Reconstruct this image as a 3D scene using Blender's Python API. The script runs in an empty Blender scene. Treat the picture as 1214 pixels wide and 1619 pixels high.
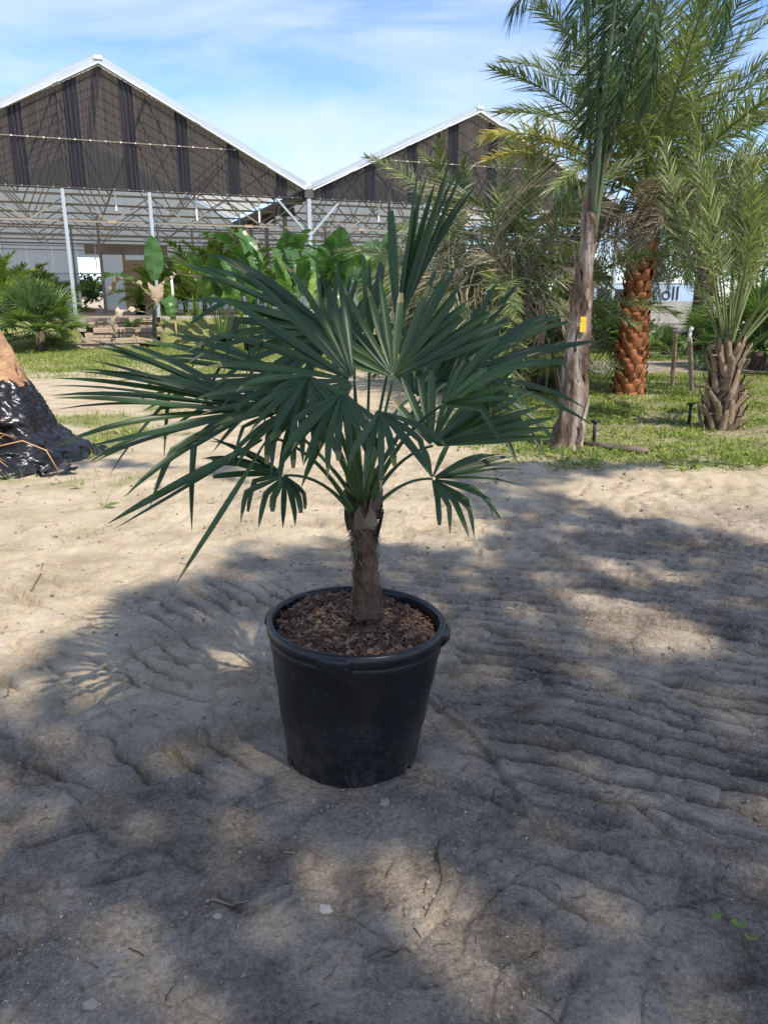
import bpy, math, random
import numpy as np
from mathutils import Vector, Matrix

random.seed(7)
RNG = np.random.default_rng(11)
SC = bpy.context.scene
COL = SC.collection

# ------------------------------------------------------------------ camera
F_PX, PITCH, CAM_H = 1200.0, math.radians(16), 1.5
cam_d = bpy.data.cameras.new('camera')
cam_d.sensor_fit = 'VERTICAL'
cam_d.sensor_height = 36.0
cam_d.lens = 36.0 * F_PX / 1619.0
cam_d.clip_start = 0.05
cam_d.clip_end = 1500
cam = bpy.data.objects.new('camera', cam_d)
cam.location = (0, 0, CAM_H)
cam.rotation_euler = (math.radians(90) - PITCH, 0, 0)
COL.objects.link(cam)
SC.camera = cam

# ------------------------------------------------------------------ sun + sky
SUN_EL = math.radians(52)
SUN_AZ = math.atan2(0.6, -0.8)            # clockwise from +Y: behind the camera, to the right
SUNV = np.array([math.sin(SUN_AZ) * math.cos(SUN_EL), math.cos(SUN_AZ) * math.cos(SUN_EL), math.sin(SUN_EL)])
sun_d = bpy.data.lights.new('sun', 'SUN')
sun_d.energy = 2.85
sun_d.angle = math.radians(0.53)
sun_d.color = (1.0, 0.93, 0.82)
sun = bpy.data.objects.new('sun', sun_d)
sun.rotation_euler = Vector(SUNV).to_track_quat('Z', 'Y').to_euler()
sun.location = (20, -20, 40)
COL.objects.link(sun)

W = bpy.data.worlds.new('World')
SC.world = W
W.use_nodes = True
nt = W.node_tree
nt.nodes.clear()
def N(t, typ, **kw):
    n = t.nodes.new(typ)
    for k, v in kw.items():
        setattr(n, k, v)
    return n
out = N(nt, 'ShaderNodeOutputWorld')
bg = N(nt, 'ShaderNodeBackground')
sky = N(nt, 'ShaderNodeTexSky', sky_type='NISHITA')
sky.sun_disc = False
sky.sun_elevation = SUN_EL
sky.sun_rotation = SUN_AZ
sky.altitude = 0
sky.air_density = 0.85
sky.dust_density = 0.15
sky.ozone_density = 2.0
bg.inputs['Strength'].default_value = 0.15
# thin high cloud: a noise over the sky directions, stretched like cirrus
tc = N(nt, 'ShaderNodeTexCoord')
mp = N(nt, 'ShaderNodeMapping')
mp.inputs['Scale'].default_value = (1.6, 2.4, 6.5)
mp.inputs['Rotation'].default_value = (0.15, 0.28, 0.5)
n1 = N(nt, 'ShaderNodeTexNoise')
n1.inputs['Scale'].default_value = 1.7
n1.inputs['Detail'].default_value = 7
n1.inputs['Roughness'].default_value = 0.55
n1.inputs['Distortion'].default_value = 0.6
rp = N(nt, 'ShaderNodeValToRGB')
rp.color_ramp.elements[0].position = 0.38
rp.color_ramp.elements[0].color = (0.0, 0.0, 0.0, 1)
rp.color_ramp.elements[1].position = 0.72
rp.color_ramp.elements[1].color = (0.95, 0.95, 0.95, 1)
mx = N(nt, 'ShaderNodeMix', data_type='RGBA')
mx.inputs['B'].default_value = (2.7, 3.0, 3.35, 1)
L = nt.links.new
L(tc.outputs['Generated'], mp.inputs['Vector'])
L(mp.outputs['Vector'], n1.inputs['Vector'])
L(n1.outputs['Fac'], rp.inputs['Fac'])
L(rp.outputs['Color'], mx.inputs['Factor'])
tint = N(nt, 'ShaderNodeMix', data_type='RGBA', blend_type='MULTIPLY')
tint.inputs['Factor'].default_value = 1.0
tint.inputs['B'].default_value = (0.61, 0.67, 0.82, 1)
L(sky.outputs['Color'], tint.inputs['A'])
L(tint.outputs['Result'], mx.inputs['A'])
L(mx.outputs['Result'], bg.inputs['Color'])
L(bg.outputs['Background'], out.inputs['Surface'])

SC.view_settings.view_transform = 'Standard'
SC.view_settings.look = 'None'
SC.view_settings.exposure = 1.16
SC.view_settings.gamma = 1.0
SC.view_settings.use_curve_mapping = False
SC.cycles.max_bounces = 8
SC.cycles.diffuse_bounces = 4
SC.cycles.transparent_max_bounces = 16
SC.cycles.use_denoising = True

# ------------------------------------------------------------------ picking points from the photograph
_c, _s = math.cos(PITCH), math.sin(PITCH)
def ray(px, py):
    u = (px - 607) / F_PX
    v = (809.5 - py) / F_PX
    return np.array([u, _c + v * _s, -_s + v * _c])
def at(px, py, Y):
    r = ray(px, py)
    return np.array([0, 0, CAM_H]) + r * (Y / r[1])
def gnd(px, py, z=0.0):
    r = ray(px, py)
    return np.array([0, 0, CAM_H]) + r * ((z - CAM_H) / r[2])

# ------------------------------------------------------------------ noise
_P = np.random.default_rng(3).permutation(512)
_PP = np.concatenate([_P, _P])
_GA = np.random.default_rng(4).uniform(0, 2 * np.pi, 512)
def perlin(x, y):
    xi = np.floor(x).astype(int); yi = np.floor(y).astype(int)
    xf = x - xi; yf = y - yi
    u = xf * xf * xf * (xf * (xf * 6 - 15) + 10); v = yf * yf * yf * (yf * (yf * 6 - 15) + 10)
    def g(ix, iy, dx, dy):
        a = _GA[_PP[(_PP[ix & 511] + iy) & 511]]
        return np.cos(a) * dx + np.sin(a) * dy
    a = g(xi, yi, xf, yf); b = g(xi + 1, yi, xf - 1, yf)
    c = g(xi, yi + 1, xf, yf - 1); d = g(xi + 1, yi + 1, xf - 1, yf - 1)
    return (a + u * (b - a)) * (1 - v) + (c + u * (d - c)) * v
def fbm(x, y, o=4, gain=0.5):
    r = 0; a = 1
    for i in range(o):
        r = r + a * perlin(x * 2 ** i + 17.3 * i, y * 2 ** i - 9.1 * i)
        a *= gain
    return r
def sstep(a, b, x):
    t = np.clip((x - a) / (b - a), 0, 1)
    return t * t * (3 - 2 * t)

# ------------------------------------------------------------------ mesh building
class MB:
    def __init__(self):
        self.v = []; self.f = []; self.t = []; self.n = 0
    def add(self, verts, faces, tone=0.5):
        verts = np.asarray(verts, float).reshape(-1, 3)
        faces = np.asarray(faces, int)
        self.v.append(verts)
        self.f.append(faces + self.n)
        t = np.broadcast_to(np.asarray(tone, float), (len(faces),))
        self.t.append(t)
        self.n += len(verts)
    def mesh(self, name, material, smooth=True):
        me = bpy.data.meshes.new(name)
        if not self.v:
            return me
        v = np.concatenate(self.v)
        me.vertices.add(len(v))
        me.vertices.foreach_set('co', v.astype(np.float32).ravel())
        loops = np.concatenate([f.ravel() for f in self.f])
        sizes = np.concatenate([np.full(len(f), f.shape[1]) for f in self.f])
        me.loops.add(len(loops))
        me.loops.foreach_set('vertex_index', loops.astype(np.int32))
        me.polygons.add(len(sizes))
        st = np.concatenate([[0], np.cumsum(sizes)[:-1]])
        me.polygons.foreach_set('loop_start', st.astype(np.int32))
        me.update(calc_edges=True)
        me.polygons.foreach_set('use_smooth', np.full(len(sizes), smooth))
        a = me.attributes.new('tone', 'FLOAT', 'FACE')
        a.data.foreach_set('value', np.concatenate(self.t).astype(np.float32))
        for m in (material if isinstance(material, (list, tuple)) else [material]):
            me.materials.append(m)
        return me
    def box(self, lo, hi, tone=0.5):
        x0, y0, z0 = lo; x1, y1, z1 = hi
        v = [(x0,y0,z0),(x1,y0,z0),(x1,y1,z0),(x0,y1,z0),(x0,y0,z1),(x1,y0,z1),(x1,y1,z1),(x0,y1,z1)]
        self.add(v, [(0,3,2,1),(4,5,6,7),(0,1,5,4),(1,2,6,5),(2,3,7,6),(3,0,4,7)], tone)
    def tube(self, pts, rad, k=6, tone=0.5, cap=True, flat=1.0):
        pts = np.asarray(pts, float); n = len(pts)
        rad = np.broadcast_to(np.asarray(rad, float), (n,))
        d = np.gradient(pts, axis=0)
        d /= np.linalg.norm(d, axis=1)[:, None] + 1e-9
        ref = np.array([0.0, 0, 1]) if abs(d[:, 2]).mean() < 0.8 else np.array([1.0, 0, 0])
        a = np.cross(d, ref); a /= np.linalg.norm(a, axis=1)[:, None] + 1e-9
        b = np.cross(a, d)
        th = np.linspace(0, 2 * np.pi, k, endpoint=False)
        ring = pts[:, None, :] + rad[:, None, None] * (np.cos(th)[None, :, None] * a[:, None, :] + flat * np.sin(th)[None, :, None] * b[:, None, :])
        i = np.arange(n - 1)[:, None] * k; j = np.arange(k)[None, :]; j2 = (j + 1) % k
        q = np.stack([i + j, i + j2, i + k + j2, i + k + j], -1).reshape(-1, 4)
        self.add(ring.reshape(-1, 3), q, tone)
        if cap:
            c0 = self.n - n * k
            self.f.append(np.array([[c0 + x for x in range(k)][::-1], [c0 + (n - 1) * k + x for x in range(k)]]))
            self.t.append(np.full(2, np.mean(tone)))
    def strips(self, cen, side, tone=0.5):
        """cen (m,k,3) centre lines, side (m,k,3) half-width vectors: m leaf strips"""
        m, k, _ = cen.shape
        v = np.stack([cen - side, cen + side], 2).reshape(-1, 3)     # m,k,2
        i = np.arange(m)[:, None] * (2 * k); j = np.arange(k - 1)[None, :] * 2
        q = np.stack([i + j, i + j + 1, i + j + 3, i + j + 2], -1).reshape(-1, 4)
        t = np.repeat(np.broadcast_to(np.asarray(tone, float), (m,)), k - 1)
        self.add(v, q, t)
    def folded(self, cen, side, up, tone=0.5):
        """as strips, with a raised or sunken middle: V section"""
        m, k, _ = cen.shape
        v = np.stack([cen - side + up, cen, cen + side + up], 2).reshape(-1, 3)
        i = np.arange(m)[:, None] * (3 * k); j = np.arange(k - 1)[None, :] * 3
        q1 = np.stack([i + j, i + j + 1, i + j + 4, i + j + 3], -1).reshape(-1, 4)
        q2 = np.stack([i + j + 1, i + j + 2, i + j + 5, i + j + 4], -1).reshape(-1, 4)
        t = np.repeat(np.broadcast_to(np.asarray(tone, float), (m,)), k - 1)
        self.add(v, np.concatenate([q1, q2]), np.concatenate([t, t]))

def ob(name, mesh, parent=None, mat=None, **props):
    o = bpy.data.objects.new(name, mesh)
    COL.objects.link(o)
    if parent is not None:
        o.parent = parent
    if mat is not None:
        o.matrix_local = mat
    for k, v in props.items():
        o[k] = v
    return o
def thing(name, label, cat, loc, group=None, rotz=0):
    o = bpy.data.objects.new(name, None)
    COL.objects.link(o)
    o.empty_display_size = 0.1
    o.location = tuple(float(x) for x in loc)
    o.rotation_euler = (0, 0, rotz)
    o['label'] = label; o['category'] = cat
    if group: o['group'] = group
    return o
def tag(o, label, cat, group=None):
    o['label'] = label; o['category'] = cat
    if group: o['group'] = group
    return o
def basis(origin, x, z_hint):
    """matrix with local X along x, Z near z_hint"""
    x = Vector(x).normalized(); z = Vector(z_hint)
    y = z.cross(x)
    if y.length < 1e-4: y = Vector((0, 1, 0)).cross(x)
    y.normalize(); z = x.cross(y)
    m = Matrix((x, y, z)).transposed().to_4x4()
    m.translation = Vector(origin)
    return m
def bezier(p0, p1, p2, n=10):
    t = np.linspace(0, 1, n)[:, None]
    return (1 - t) ** 2 * np.asarray(p0, float) + 2 * t * (1 - t) * np.asarray(p1, float) + t * t * np.asarray(p2, float)

# ------------------------------------------------------------------ materials
def new_mat(name):
    m = bpy.data.materials.new(name)
    m.use_nodes = True
    t = m.node_tree
    b = t.nodes['Principled BSDF']
    return m, t, b
def ramp(t, stops):
    r = N(t, 'ShaderNodeValToRGB')
    el = r.color_ramp.elements
    while len(el) < len(stops): el.new(0.5)
    for e, (p, c) in zip(el, stops):
        e.position = p; e.color = (*c, 1)
    return r
def noise_node(t, scale, detail=4, rough=0.55, coord='Object', stretch=None):
    tcn = N(t, 'ShaderNodeTexCoord')
    src = tcn.outputs[coord]
    if stretch:
        mpn = N(t, 'ShaderNodeMapping'); mpn.inputs['Scale'].default_value = stretch
        t.links.new(src, mpn.inputs['Vector']); src = mpn.outputs['Vector']
    n = N(t, 'ShaderNodeTexNoise')
    n.inputs['Scale'].default_value = scale; n.inputs['Detail'].default_value = detail; n.inputs['Roughness'].default_value = rough
    t.links.new(src, n.inputs['Vector'])
    return n
def simple(name, stops, scale=8, rough=0.7, bump=0.0, bump_scale=30, stretch=None, spec=0.4, metal=0.0, detail=5):
    m, t, b = new_mat(name)
    n = noise_node(t, scale, detail, stretch=stretch)
    r = ramp(t, stops)
    t.links.new(n.outputs['Fac'], r.inputs['Fac'])
    t.links.new(r.outputs['Color'], b.inputs['Base Color'])
    b.inputs['Roughness'].default_value = rough
    b.inputs['Specular IOR Level'].default_value = spec
    b.inputs['Metallic'].default_value = metal
    if bump:
        n2 = noise_node(t, bump_scale, 5, stretch=stretch)
        bp = N(t, 'ShaderNodeBump'); bp.inputs['Strength'].default_value = bump; bp.inputs['Distance'].default_value = 0.02
        t.links.new(n2.outputs['Fac'], bp.inputs['Height']); t.links.new(bp.outputs['Normal'], b.inputs['Normal'])
    return m
def leaf_mat(name, stops, rough=0.45, trans=0.28, spec=0.4, nscale=3.0, tgain=1.5):
    """tone attribute (0..1, per leaf) plus a little noise picks the leaf's own colour"""
    m, t, b = new_mat(name)
    at_ = N(t, 'ShaderNodeAttribute'); at_.attribute_name = 'tone'
    n = noise_node(t, nscale, 3)
    oi = N(t, 'ShaderNodeObjectInfo')
    ma = N(t, 'ShaderNodeMath', operation='MULTIPLY_ADD'); ma.inputs[1].default_value = 0.35; 
    mb = N(t, 'ShaderNodeMath', operation='MULTIPLY_ADD'); mb.inputs[1].default_value = 0.16
    sb = N(t, 'ShaderNodeMath', operation='SUBTRACT'); sb.inputs[1].default_value = 0.255
    t.links.new(n.outputs['Fac'], ma.inputs[0]); t.links.new(at_.outputs['Fac'], ma.inputs[2])
    t.links.new(oi.outputs['Random'], mb.inputs[0]); t.links.new(ma.outputs[0], mb.inputs[2])
    t.links.new(mb.outputs[0], sb.inputs[0])
    r = ramp(t, stops)
    t.links.new(sb.outputs[0], r.inputs['Fac'])
    t.links.new(r.outputs['Color'], b.inputs['Base Color'])
    b.inputs['Roughness'].default_value = rough
    b.inputs['Specular IOR Level'].default_value = spec
    tr = N(t, 'ShaderNodeBsdfTranslucent')
    g = N(t, 'ShaderNodeMix', data_type='RGBA', blend_type='MULTIPLY'); g.inputs['Factor'].default_value = 1.0
    g.inputs['B'].default_value = (tgain, tgain * 1.15, tgain * 0.5, 1)
    t.links.new(r.outputs['Color'], g.inputs['A']); t.links.new(g.outputs['Result'], tr.inputs['Color'])
    ms = N(t, 'ShaderNodeMixShader'); ms.inputs[0].default_value = trans
    o = t.nodes['Material Output']
    t.links.new(b.outputs[0], ms.inputs[1]); t.links.new(tr.outputs[0], ms.inputs[2]); t.links.new(ms.outputs[0], o.inputs['Surface'])
    return m

M = {}
M['hero_leaf'] = leaf_mat('windmill_leaf', [(0.0, (0.018, 0.042, 0.013)), (0.5, (0.040, 0.082, 0.021)), (0.8, (0.078, 0.13, 0.034)), (0.93, (0.20, 0.19, 0.06)), (1, (0.30, 0.23, 0.10))], rough=0.40, trans=0.2, spec=0.5)
M['hero_petiole'] = leaf_mat('windmill_petiole', [(0, (0.03, 0.075, 0.028)), (0.6, (0.06, 0.115, 0.035)), (1, (0.11, 0.14, 0.05))], rough=0.5, trans=0.0)
M['fan_leaf'] = leaf_mat('fan_palm_leaf', [(0, (0.06, 0.105, 0.04)), (0.5, (0.12, 0.19, 0.065)), (1, (0.22, 0.27, 0.10))], rough=0.5)
M['date_leaf'] = leaf_mat('date_palm_leaf', [(0, (0.075, 0.10, 0.04)), (0.4, (0.17, 0.21, 0.08)), (0.7, (0.28, 0.30, 0.10)), (0.88, (0.34, 0.29, 0.06)), (1, (0.40, 0.31, 0.06))], rough=0.42, trans=0.25)
M['royal_leaf'] = leaf_mat('tall_palm_leaf', [(0, (0.020, 0.050, 0.020)), (0.5, (0.045, 0.095, 0.035)), (1, (0.13, 0.17, 0.07))], rough=0.4, trans=0.22)
M['dead_leaf'] = leaf_mat('dead_frond', [(0, (0.16, 0.125, 0.085)), (0.5, (0.33, 0.275, 0.195)), (1, (0.48, 0.42, 0.31))], rough=0.75, trans=0.15, tgain=1.0)
M['areca_leaf'] = leaf_mat('areca_leaf', [(0, (0.07, 0.12, 0.02)), (0.5, (0.16, 0.24, 0.035)), (1, (0.32, 0.34, 0.05))], rough=0.45, trans=0.35)
M['paddle_leaf'] = leaf_mat('paddle_leaf', [(0, (0.035, 0.085, 0.025)), (0.5, (0.08, 0.17, 0.05)), (0.85, (0.16, 0.26, 0.07)), (1, (0.24, 0.34, 0.07))], rough=0.35, trans=0.3, spec=0.5)
M['croton_leaf'] = leaf_mat('orange_leaf', [(0, (0.12, 0.11, 0.02)), (0.4, (0.36, 0.17, 0.02)), (1, (0.55, 0.30, 0.03))], rough=0.4)
M['banana_dead'] = leaf_mat('dry_banana_leaf', [(0, (0.20, 0.13, 0.08)), (0.5, (0.42, 0.32, 0.22)), (1, (0.58, 0.49, 0.37))], rough=0.8, trans=0.15, tgain=1.0)
M['grass'] = leaf_mat('grass', [(0, (0.08, 0.115, 0.022)), (0.5, (0.17, 0.225, 0.04)), (0.8, (0.28, 0.31, 0.065)), (1, (0.36, 0.31, 0.14))], rough=0.55, trans=0.3)
M['tree_leaf'] = leaf_mat('broad_leaf', [(0, (0.025, 0.05, 0.015)), (0.5, (0.055, 0.095, 0.03)), (1, (0.12, 0.16, 0.045))], rough=0.5)
M['bark'] = simple('bark', [(0.3, (0.06, 0.045, 0.035)), (0.7, (0.19, 0.15, 0.115))], 6, 0.9, 0.6, 20, stretch=(1, 1, 0.25))

exec_parts = True

# ------------------------------------------------------------------ greenhouse frame of reference
GA = math.radians(21.3)
GD = np.array([-math.sin(GA), math.cos(GA), 0.0])       # into the building
GR = np.array([math.cos(GA), math.sin(GA), 0.0])        # along its front, to the right
GB = at(117, 503, 24.0); FLOOR_Z = float(GB[2]); GB = np.array([GB[0], GB[1], 0.0])
def gp(u, v, z):
    p = GB + GR * u + GD * v
    return np.array([p[0], p[1], z])
def guv(x, y):
    dx = x - GB[0]; dy = y - GB[1]
    return dx * GR[0] + dy * GR[1], dx * GD[0] + dy * GD[1]
def gpix(px, py):
    """point of the greenhouse front plane seen at a pixel -> (u, z)"""
    r = ray(px, py); o = np.array([0, 0, CAM_H])
    t = np.dot(GB - o, GD) / np.dot(r, GD)
    p = o + r * t
    return float(np.dot(p - GB, GR)), float(p[2])

# ------------------------------------------------------------------ terrain
def ridge_wave(p):
    f = 1 - (p - np.floor(p))
    return 0.24 * f * sstep(1.0, 0.92, f) - 0.95 * np.exp(-(np.minimum(f, 1 - f) / 0.07) ** 2)
_ra, _rb = gnd(760, 1085)[:2], gnd(1040, 1195)[:2]
_rd = (_rb - _ra) / np.linalg.norm(_rb - _ra)
_rn = np.array([-_rd[1], _rd[0]])
_edge = np.array([gnd(*p)[:2] for p in ((-900, 1230), (0, 1188), (150, 1182), (300, 1165), (450, 1146), (520, 1120))])
_bigr = [(np.array([gnd(*p)[:2] for p in pl]), w, h) for pl, w, h in (
    (((620, 1215), (760, 1250), (900, 1330), (1040, 1385), (1130, 1392), (1240, 1440)), .030, .032),
    (((1010, 1290), (1090, 1345), (1214, 1375), (1350, 1390)), .030, .030),
    (((660, 1080), (740, 1150), (790, 1200), (830, 1290)), .025, .018),
    (((0, 1100), (90, 1095), (170, 1120), (200, 1150)), .022, .022),
    (((60, 1088), (160, 1078), (260, 1086), (330, 1110)), .020, .020),
    (((230, 1040), (330, 1050), (370, 1085)), .020, .018),
    (((360, 1060), (420, 1085), (430, 1110)), .018, .014),
    (((0, 1330), (120, 1300), (180, 1280), (210, 1300)), .022, .016),
    (((100, 1400), (240, 1370), (330, 1330)), .022, .016),
    (((190, 1440), (330, 1410), (400, 1440), (480, 1400)), .022, .018),
    (((320, 1200), (420, 1240), (450, 1260)), .02, .016),
    (((230, 1240), (300, 1230), (330, 1260)), .02, .016),
    (((560, 1560), (640, 1520), (700, 1450), (720, 1400)), .016, .012),
    (((760, 1560), (860, 1570), (950, 1530)), .018, .014),
)]
def seg_dist(x, y, pl):
    best = np.full(x.shape, 1e9); sgn = np.zeros(x.shape)
    for a, b in zip(pl[:-1], pl[1:]):
        ab = b - a; l2 = float(ab @ ab)
        t = np.clip(((x - a[0]) * ab[0] + (y - a[1]) * ab[1]) / l2, 0, 1)
        dx = x - a[0] - t * ab[0]; dy = y - a[1] - t * ab[1]
        d = np.hypot(dx, dy)
        s = np.sign(ab[0] * dy - ab[1] * dx)
        sgn = np.where(d < best, s, sgn); best = np.minimum(best, d)
    return best, sgn
POT = np.array([*gnd(556, 1212)[:2]])
def macro(x, y):
    u, v = guv(x, y)
    h = (FLOOR_Z - 0.03) * sstep(-2.1, -0.05, v) * (1 - sstep(14, 19, u))
    u0 = gpix(190, 548)[0]
    stair = sstep(1.35, 1.0, np.abs(u - u0)) * sstep(-2.6, -2.2, v) * sstep(0.5, 0.1, v)
    h = h * (1 - 0.9 * stair)
    return h + 0.05 * fbm(x * 0.25, y * 0.25, 2) * sstep(3, 9, np.hypot(x, y))
def H(x, y):
    x = np.asarray(x, float); y = np.asarray(y, float)
    h = macro(x, y)
    near = 1 - sstep(9, 13, y)
    dirt = near
    h = h + 0.030 * fbm(x * 0.8, y * 0.8, 2) * dirt
    m = (np.abs(x) < 9) & (y > 0.2) & (y < 11)
    if m.any():
        X = x[m]; Y = y[m]
        d = np.zeros(X.shape)
        w1 = perlin(X * 1.1, Y * 1.1); w2 = perlin(X * 3 + 5, Y * 3); w3 = fbm(X * 7, Y * 7, 2)
        # tyre lugs, right: ridges with a steep near face
        p = (X * _rn[0] + Y * _rn[1]); q = X * _rd[0] + Y * _rd[1]
        ph = p / 0.115 + 0.62 * w1 + 0.24 * w2 + 0.16 * w3 + 0.75 * (q - 0.9) ** 2
        zone = sstep(0.05, 0.40, X - 0.05 + 0.42 * np.clip(Y - 2.4, 0, 1.6) + 0.25 * w1) * sstep(7.4, 5.5, Y) * sstep(1.35, 1.9, Y)
        br = sstep(-0.35, 0.15, perlin(X * 1.3 + 30, Y * 2.0) + 0.5 * w2 + 0.2 * w3)
        d += 0.052 * ridge_wave(ph) * zone * (0.25 + 0.75 * br)
        # left track, curved lugs
        t2 = X + 0.55 * (Y - 3.0)
        ph2 = p / 0.14 + 0.6 * w1 + 0.3 * w2 + 0.16 * w3 + 2.0 * (t2 + 1.2) ** 2
        z2 = sstep(-0.2, -0.5, X) * sstep(2.05, 2.3, Y) * sstep(3.9, 3.2, Y + 0.25 * X) * sstep(-0.15, 0.2, perlin(X * 1.7 + 8, Y * 1.7 + 3) + 0.3 * w2)
        d += 0.052 * ridge_wave(ph2) * z2
        # far left track marks
        z3 = sstep(-3.4, -2.6, X) * sstep(6.5, 7.5, Y) * 0.5 + sstep(0.2, 0.6, -X) * sstep(3.6, 4.2, Y) * sstep(6.5, 5, Y) * 0.25
        d += 0.012 * ridge_wave(Y / 0.17 + w1 + 0.4 * w2 + 0.25 * X) * z3 * br
        # crumbling edge of the wheel rut
        dist, sg = seg_dist(X + 0.05 * w2 + 0.02 * w3, Y + 0.03 * w2 + 0.02 * w3, _edge)
        sd = dist * sg
        d += -0.055 * sstep(0.010, -0.014, sd) * sstep(-0.9, -0.1, sd) + 0.012 * np.exp(-(sd / 0.05) ** 2)
        for pl, w, hh in _bigr:
            dist, sg = seg_dist(X + 0.022 * w2 + 0.012 * w3, Y + 0.022 * w2 + 0.012 * w3, pl)
            sd = dist * sg
            d += 0.6 * hh * (1.1 * np.where(sd > 0, np.exp(-(sd / w) ** 2 * 0.35), 0) - 1.0 * np.exp(-((sd + 0.008) / 0.011) ** 2)) * (0.55 + 0.6 * sstep(-0.3, 0.3, w2))
        rough = fbm(X * 9 + 3, Y * 9, 4, 0.55)
        d += 0.0045 * rough + 0.0022 * np.abs(fbm(X * 30, Y * 30, 2))
        wx = X + 0.10 * w2 + 0.03 * w3; wy = Y + 0.10 * perlin(X * 3 + 60, Y * 3) + 0.03 * w3
        for sc_, am_, wd_, o_ in ((2.2, 0.016, 0.022, 0), (4.6, 0.011, 0.032, 31)):
            cr = np.abs(perlin(wx * sc_ + o_, wy * sc_ * 1.15 + o_))
            gate = sstep(0.0, 0.3, perlin(X * 1.5 + 12 + o_, Y * 1.5 + 40) + 0.12)
            d -= am_ * np.exp(-(cr / wd_) ** 2) * gate * sstep(4.5, 3.0, Y)
        # broken crust: little scarps, and churned lumps
        for sc_, hh_, ww_, o_ in ((1.7, 0.010, 0.016, 3), (3.3, 0.008, 0.026, 44), (6.5, 0.006, 0.05, 71)):
            nn_ = perlin(wx * sc_ + o_, wy * sc_ * 1.3 - o_) + 0.30 * perlin(X * sc_ * 4, Y * sc_ * 4.4 + o_)
            d += hh_ * sstep(-ww_, ww_, nn_ - 0.05)
        rid = (1 - np.abs(fbm(wx * 5.5 + 90, wy * 6.5, 3))) ** 3
        d += 0.004 * rid * sstep(-0.1, 0.35, perlin(X * 1.2 + 77, Y * 1.4)) * sstep(4.2, 2.6, Y)
        clod = np.clip(fbm(X * 5 + 40, Y * 6, 3) - 0.30, 0, 1)
        d += clod * (0.010 + 0.04 * np.abs(fbm(X * 26, Y * 26 + 7, 2)))
        k = sstep(0.5, 0.2, np.hypot(X - POT[0], Y - POT[1]))
        d = d * (1 - 0.7 * k)
        h[m] = h[m] + d * near[m]
    return h
def Hs(x, y):
    return float(H(np.array([x]), np.array([y]))[0])

def grow(a, first, ratio, end):
    r = [a]; s = first
    while abs(r[-1]) < end:
        s *= ratio
        r.append(r[-1] + math.copysign(s, end if a >= 0 else -end))
    return r
xc = list(np.arange(-1.3, 1.3, 0.0058))
xs = np.array(sorted([-v for v in grow(1.3, 0.0058, 1.017, 260)] + xc[1:] + grow(1.3, 0.0058, 1.017, 260)))
ya = list(np.arange(1.1, 2.7, 0.0062))
yb = []; s = 0.0062; yv = 2.7
while yv < 700:
    yb.append(yv); s *= 1.0125 if yv < 30 else 1.06; yv += s
yc = [1.08, 1.0, 0.9, 0.6, 0.2, -0.5, -2, -5, -12, -30, -80, -200]
ys = np.array(sorted(yc + ya + yb))
XX, YY = np.meshgrid(xs, ys)
ZZ = H(XX.ravel(), YY.ravel())
gm = MB()
nx, ny = len(xs), len(ys)
i = np.arange(ny - 1)[:, None] * nx; j = np.arange(nx - 1)[None, :]
gm.add(np.stack([XX.ravel(), YY.ravel(), ZZ], 1), np.stack([i + j, i + j + 1, i + nx + j + 1, i + nx + j], -1).reshape(-1, 4))

def grass_mask(x, y):
    """0 bare dirt .. 1 grass"""
    w = fbm(x * 0.8, y * 0.8, 3); w2 = fbm(x * 3, y * 3, 2)
    u, v = guv(x, y)
    left = sstep(13.6, 16.4, y + 1.6 * w + 0.8 * w2 + 0.12 * x * 0) * sstep(-1.0, -2.5, x * 0 - 2.6)
    right_edge = 6.75 + 0.16 * (x - 2.0) ** 2 * (x < 2.0) - 0.1 * (x - 2)
    right = sstep(-0.35, 0.5, y - right_edge + 0.6 * w + 0.25 * w2) * sstep(0.4, 1.3, x + 0.4 * w - 0.05 * (y - 7))
    path = sstep(15.0, 15.4, y) * sstep(18.3, 17.8, y) * sstep(2.5, 4, x)
    right = right * (1 - path) * (0.5 + 0.5 * sstep(-0.28, 0.12, fbm(x * 0.95 + 21, y * 1.3 + 5, 3) + 0.25 * w2)) * (1 - 0.75 * np.exp(-((x - 4.3) / 1.1) ** 2 - ((y - 8.3) / 0.55) ** 2))
    left = left * (0.45 + 0.55 * sstep(-0.3, 0.1, fbm(x * 0.7 + 3, y * 1.2, 3) + 0.2 * w2 + 0.12 * (y - 16.5)))
    tuft = sstep(0.12, 0.42, w + 0.3 * w2 - 0.35 * ((x + 2.95) / 0.85) ** 2 - 0.35 * ((y - 8.6) / 1.6) ** 2 + 0.35)
    tuft = np.maximum(tuft, 0.5 * sstep(0.15, 0.5, fbm(x * 1.9 + 50, y * 1.9, 3)) * sstep(-1.6, -2.1, x) * sstep(4.2, 5.0, y) * sstep(7.2, 6.2, y))
    inside = (v > -0.1) & (u < 19)
    g = np.maximum(np.maximum(left * (x < 2.5), right), np.maximum(tuft, sstep(18, 19, y)))
    return np.where(inside, 0, g)
gmask = grass_mask(XX.ravel(), YY.ravel())

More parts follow.
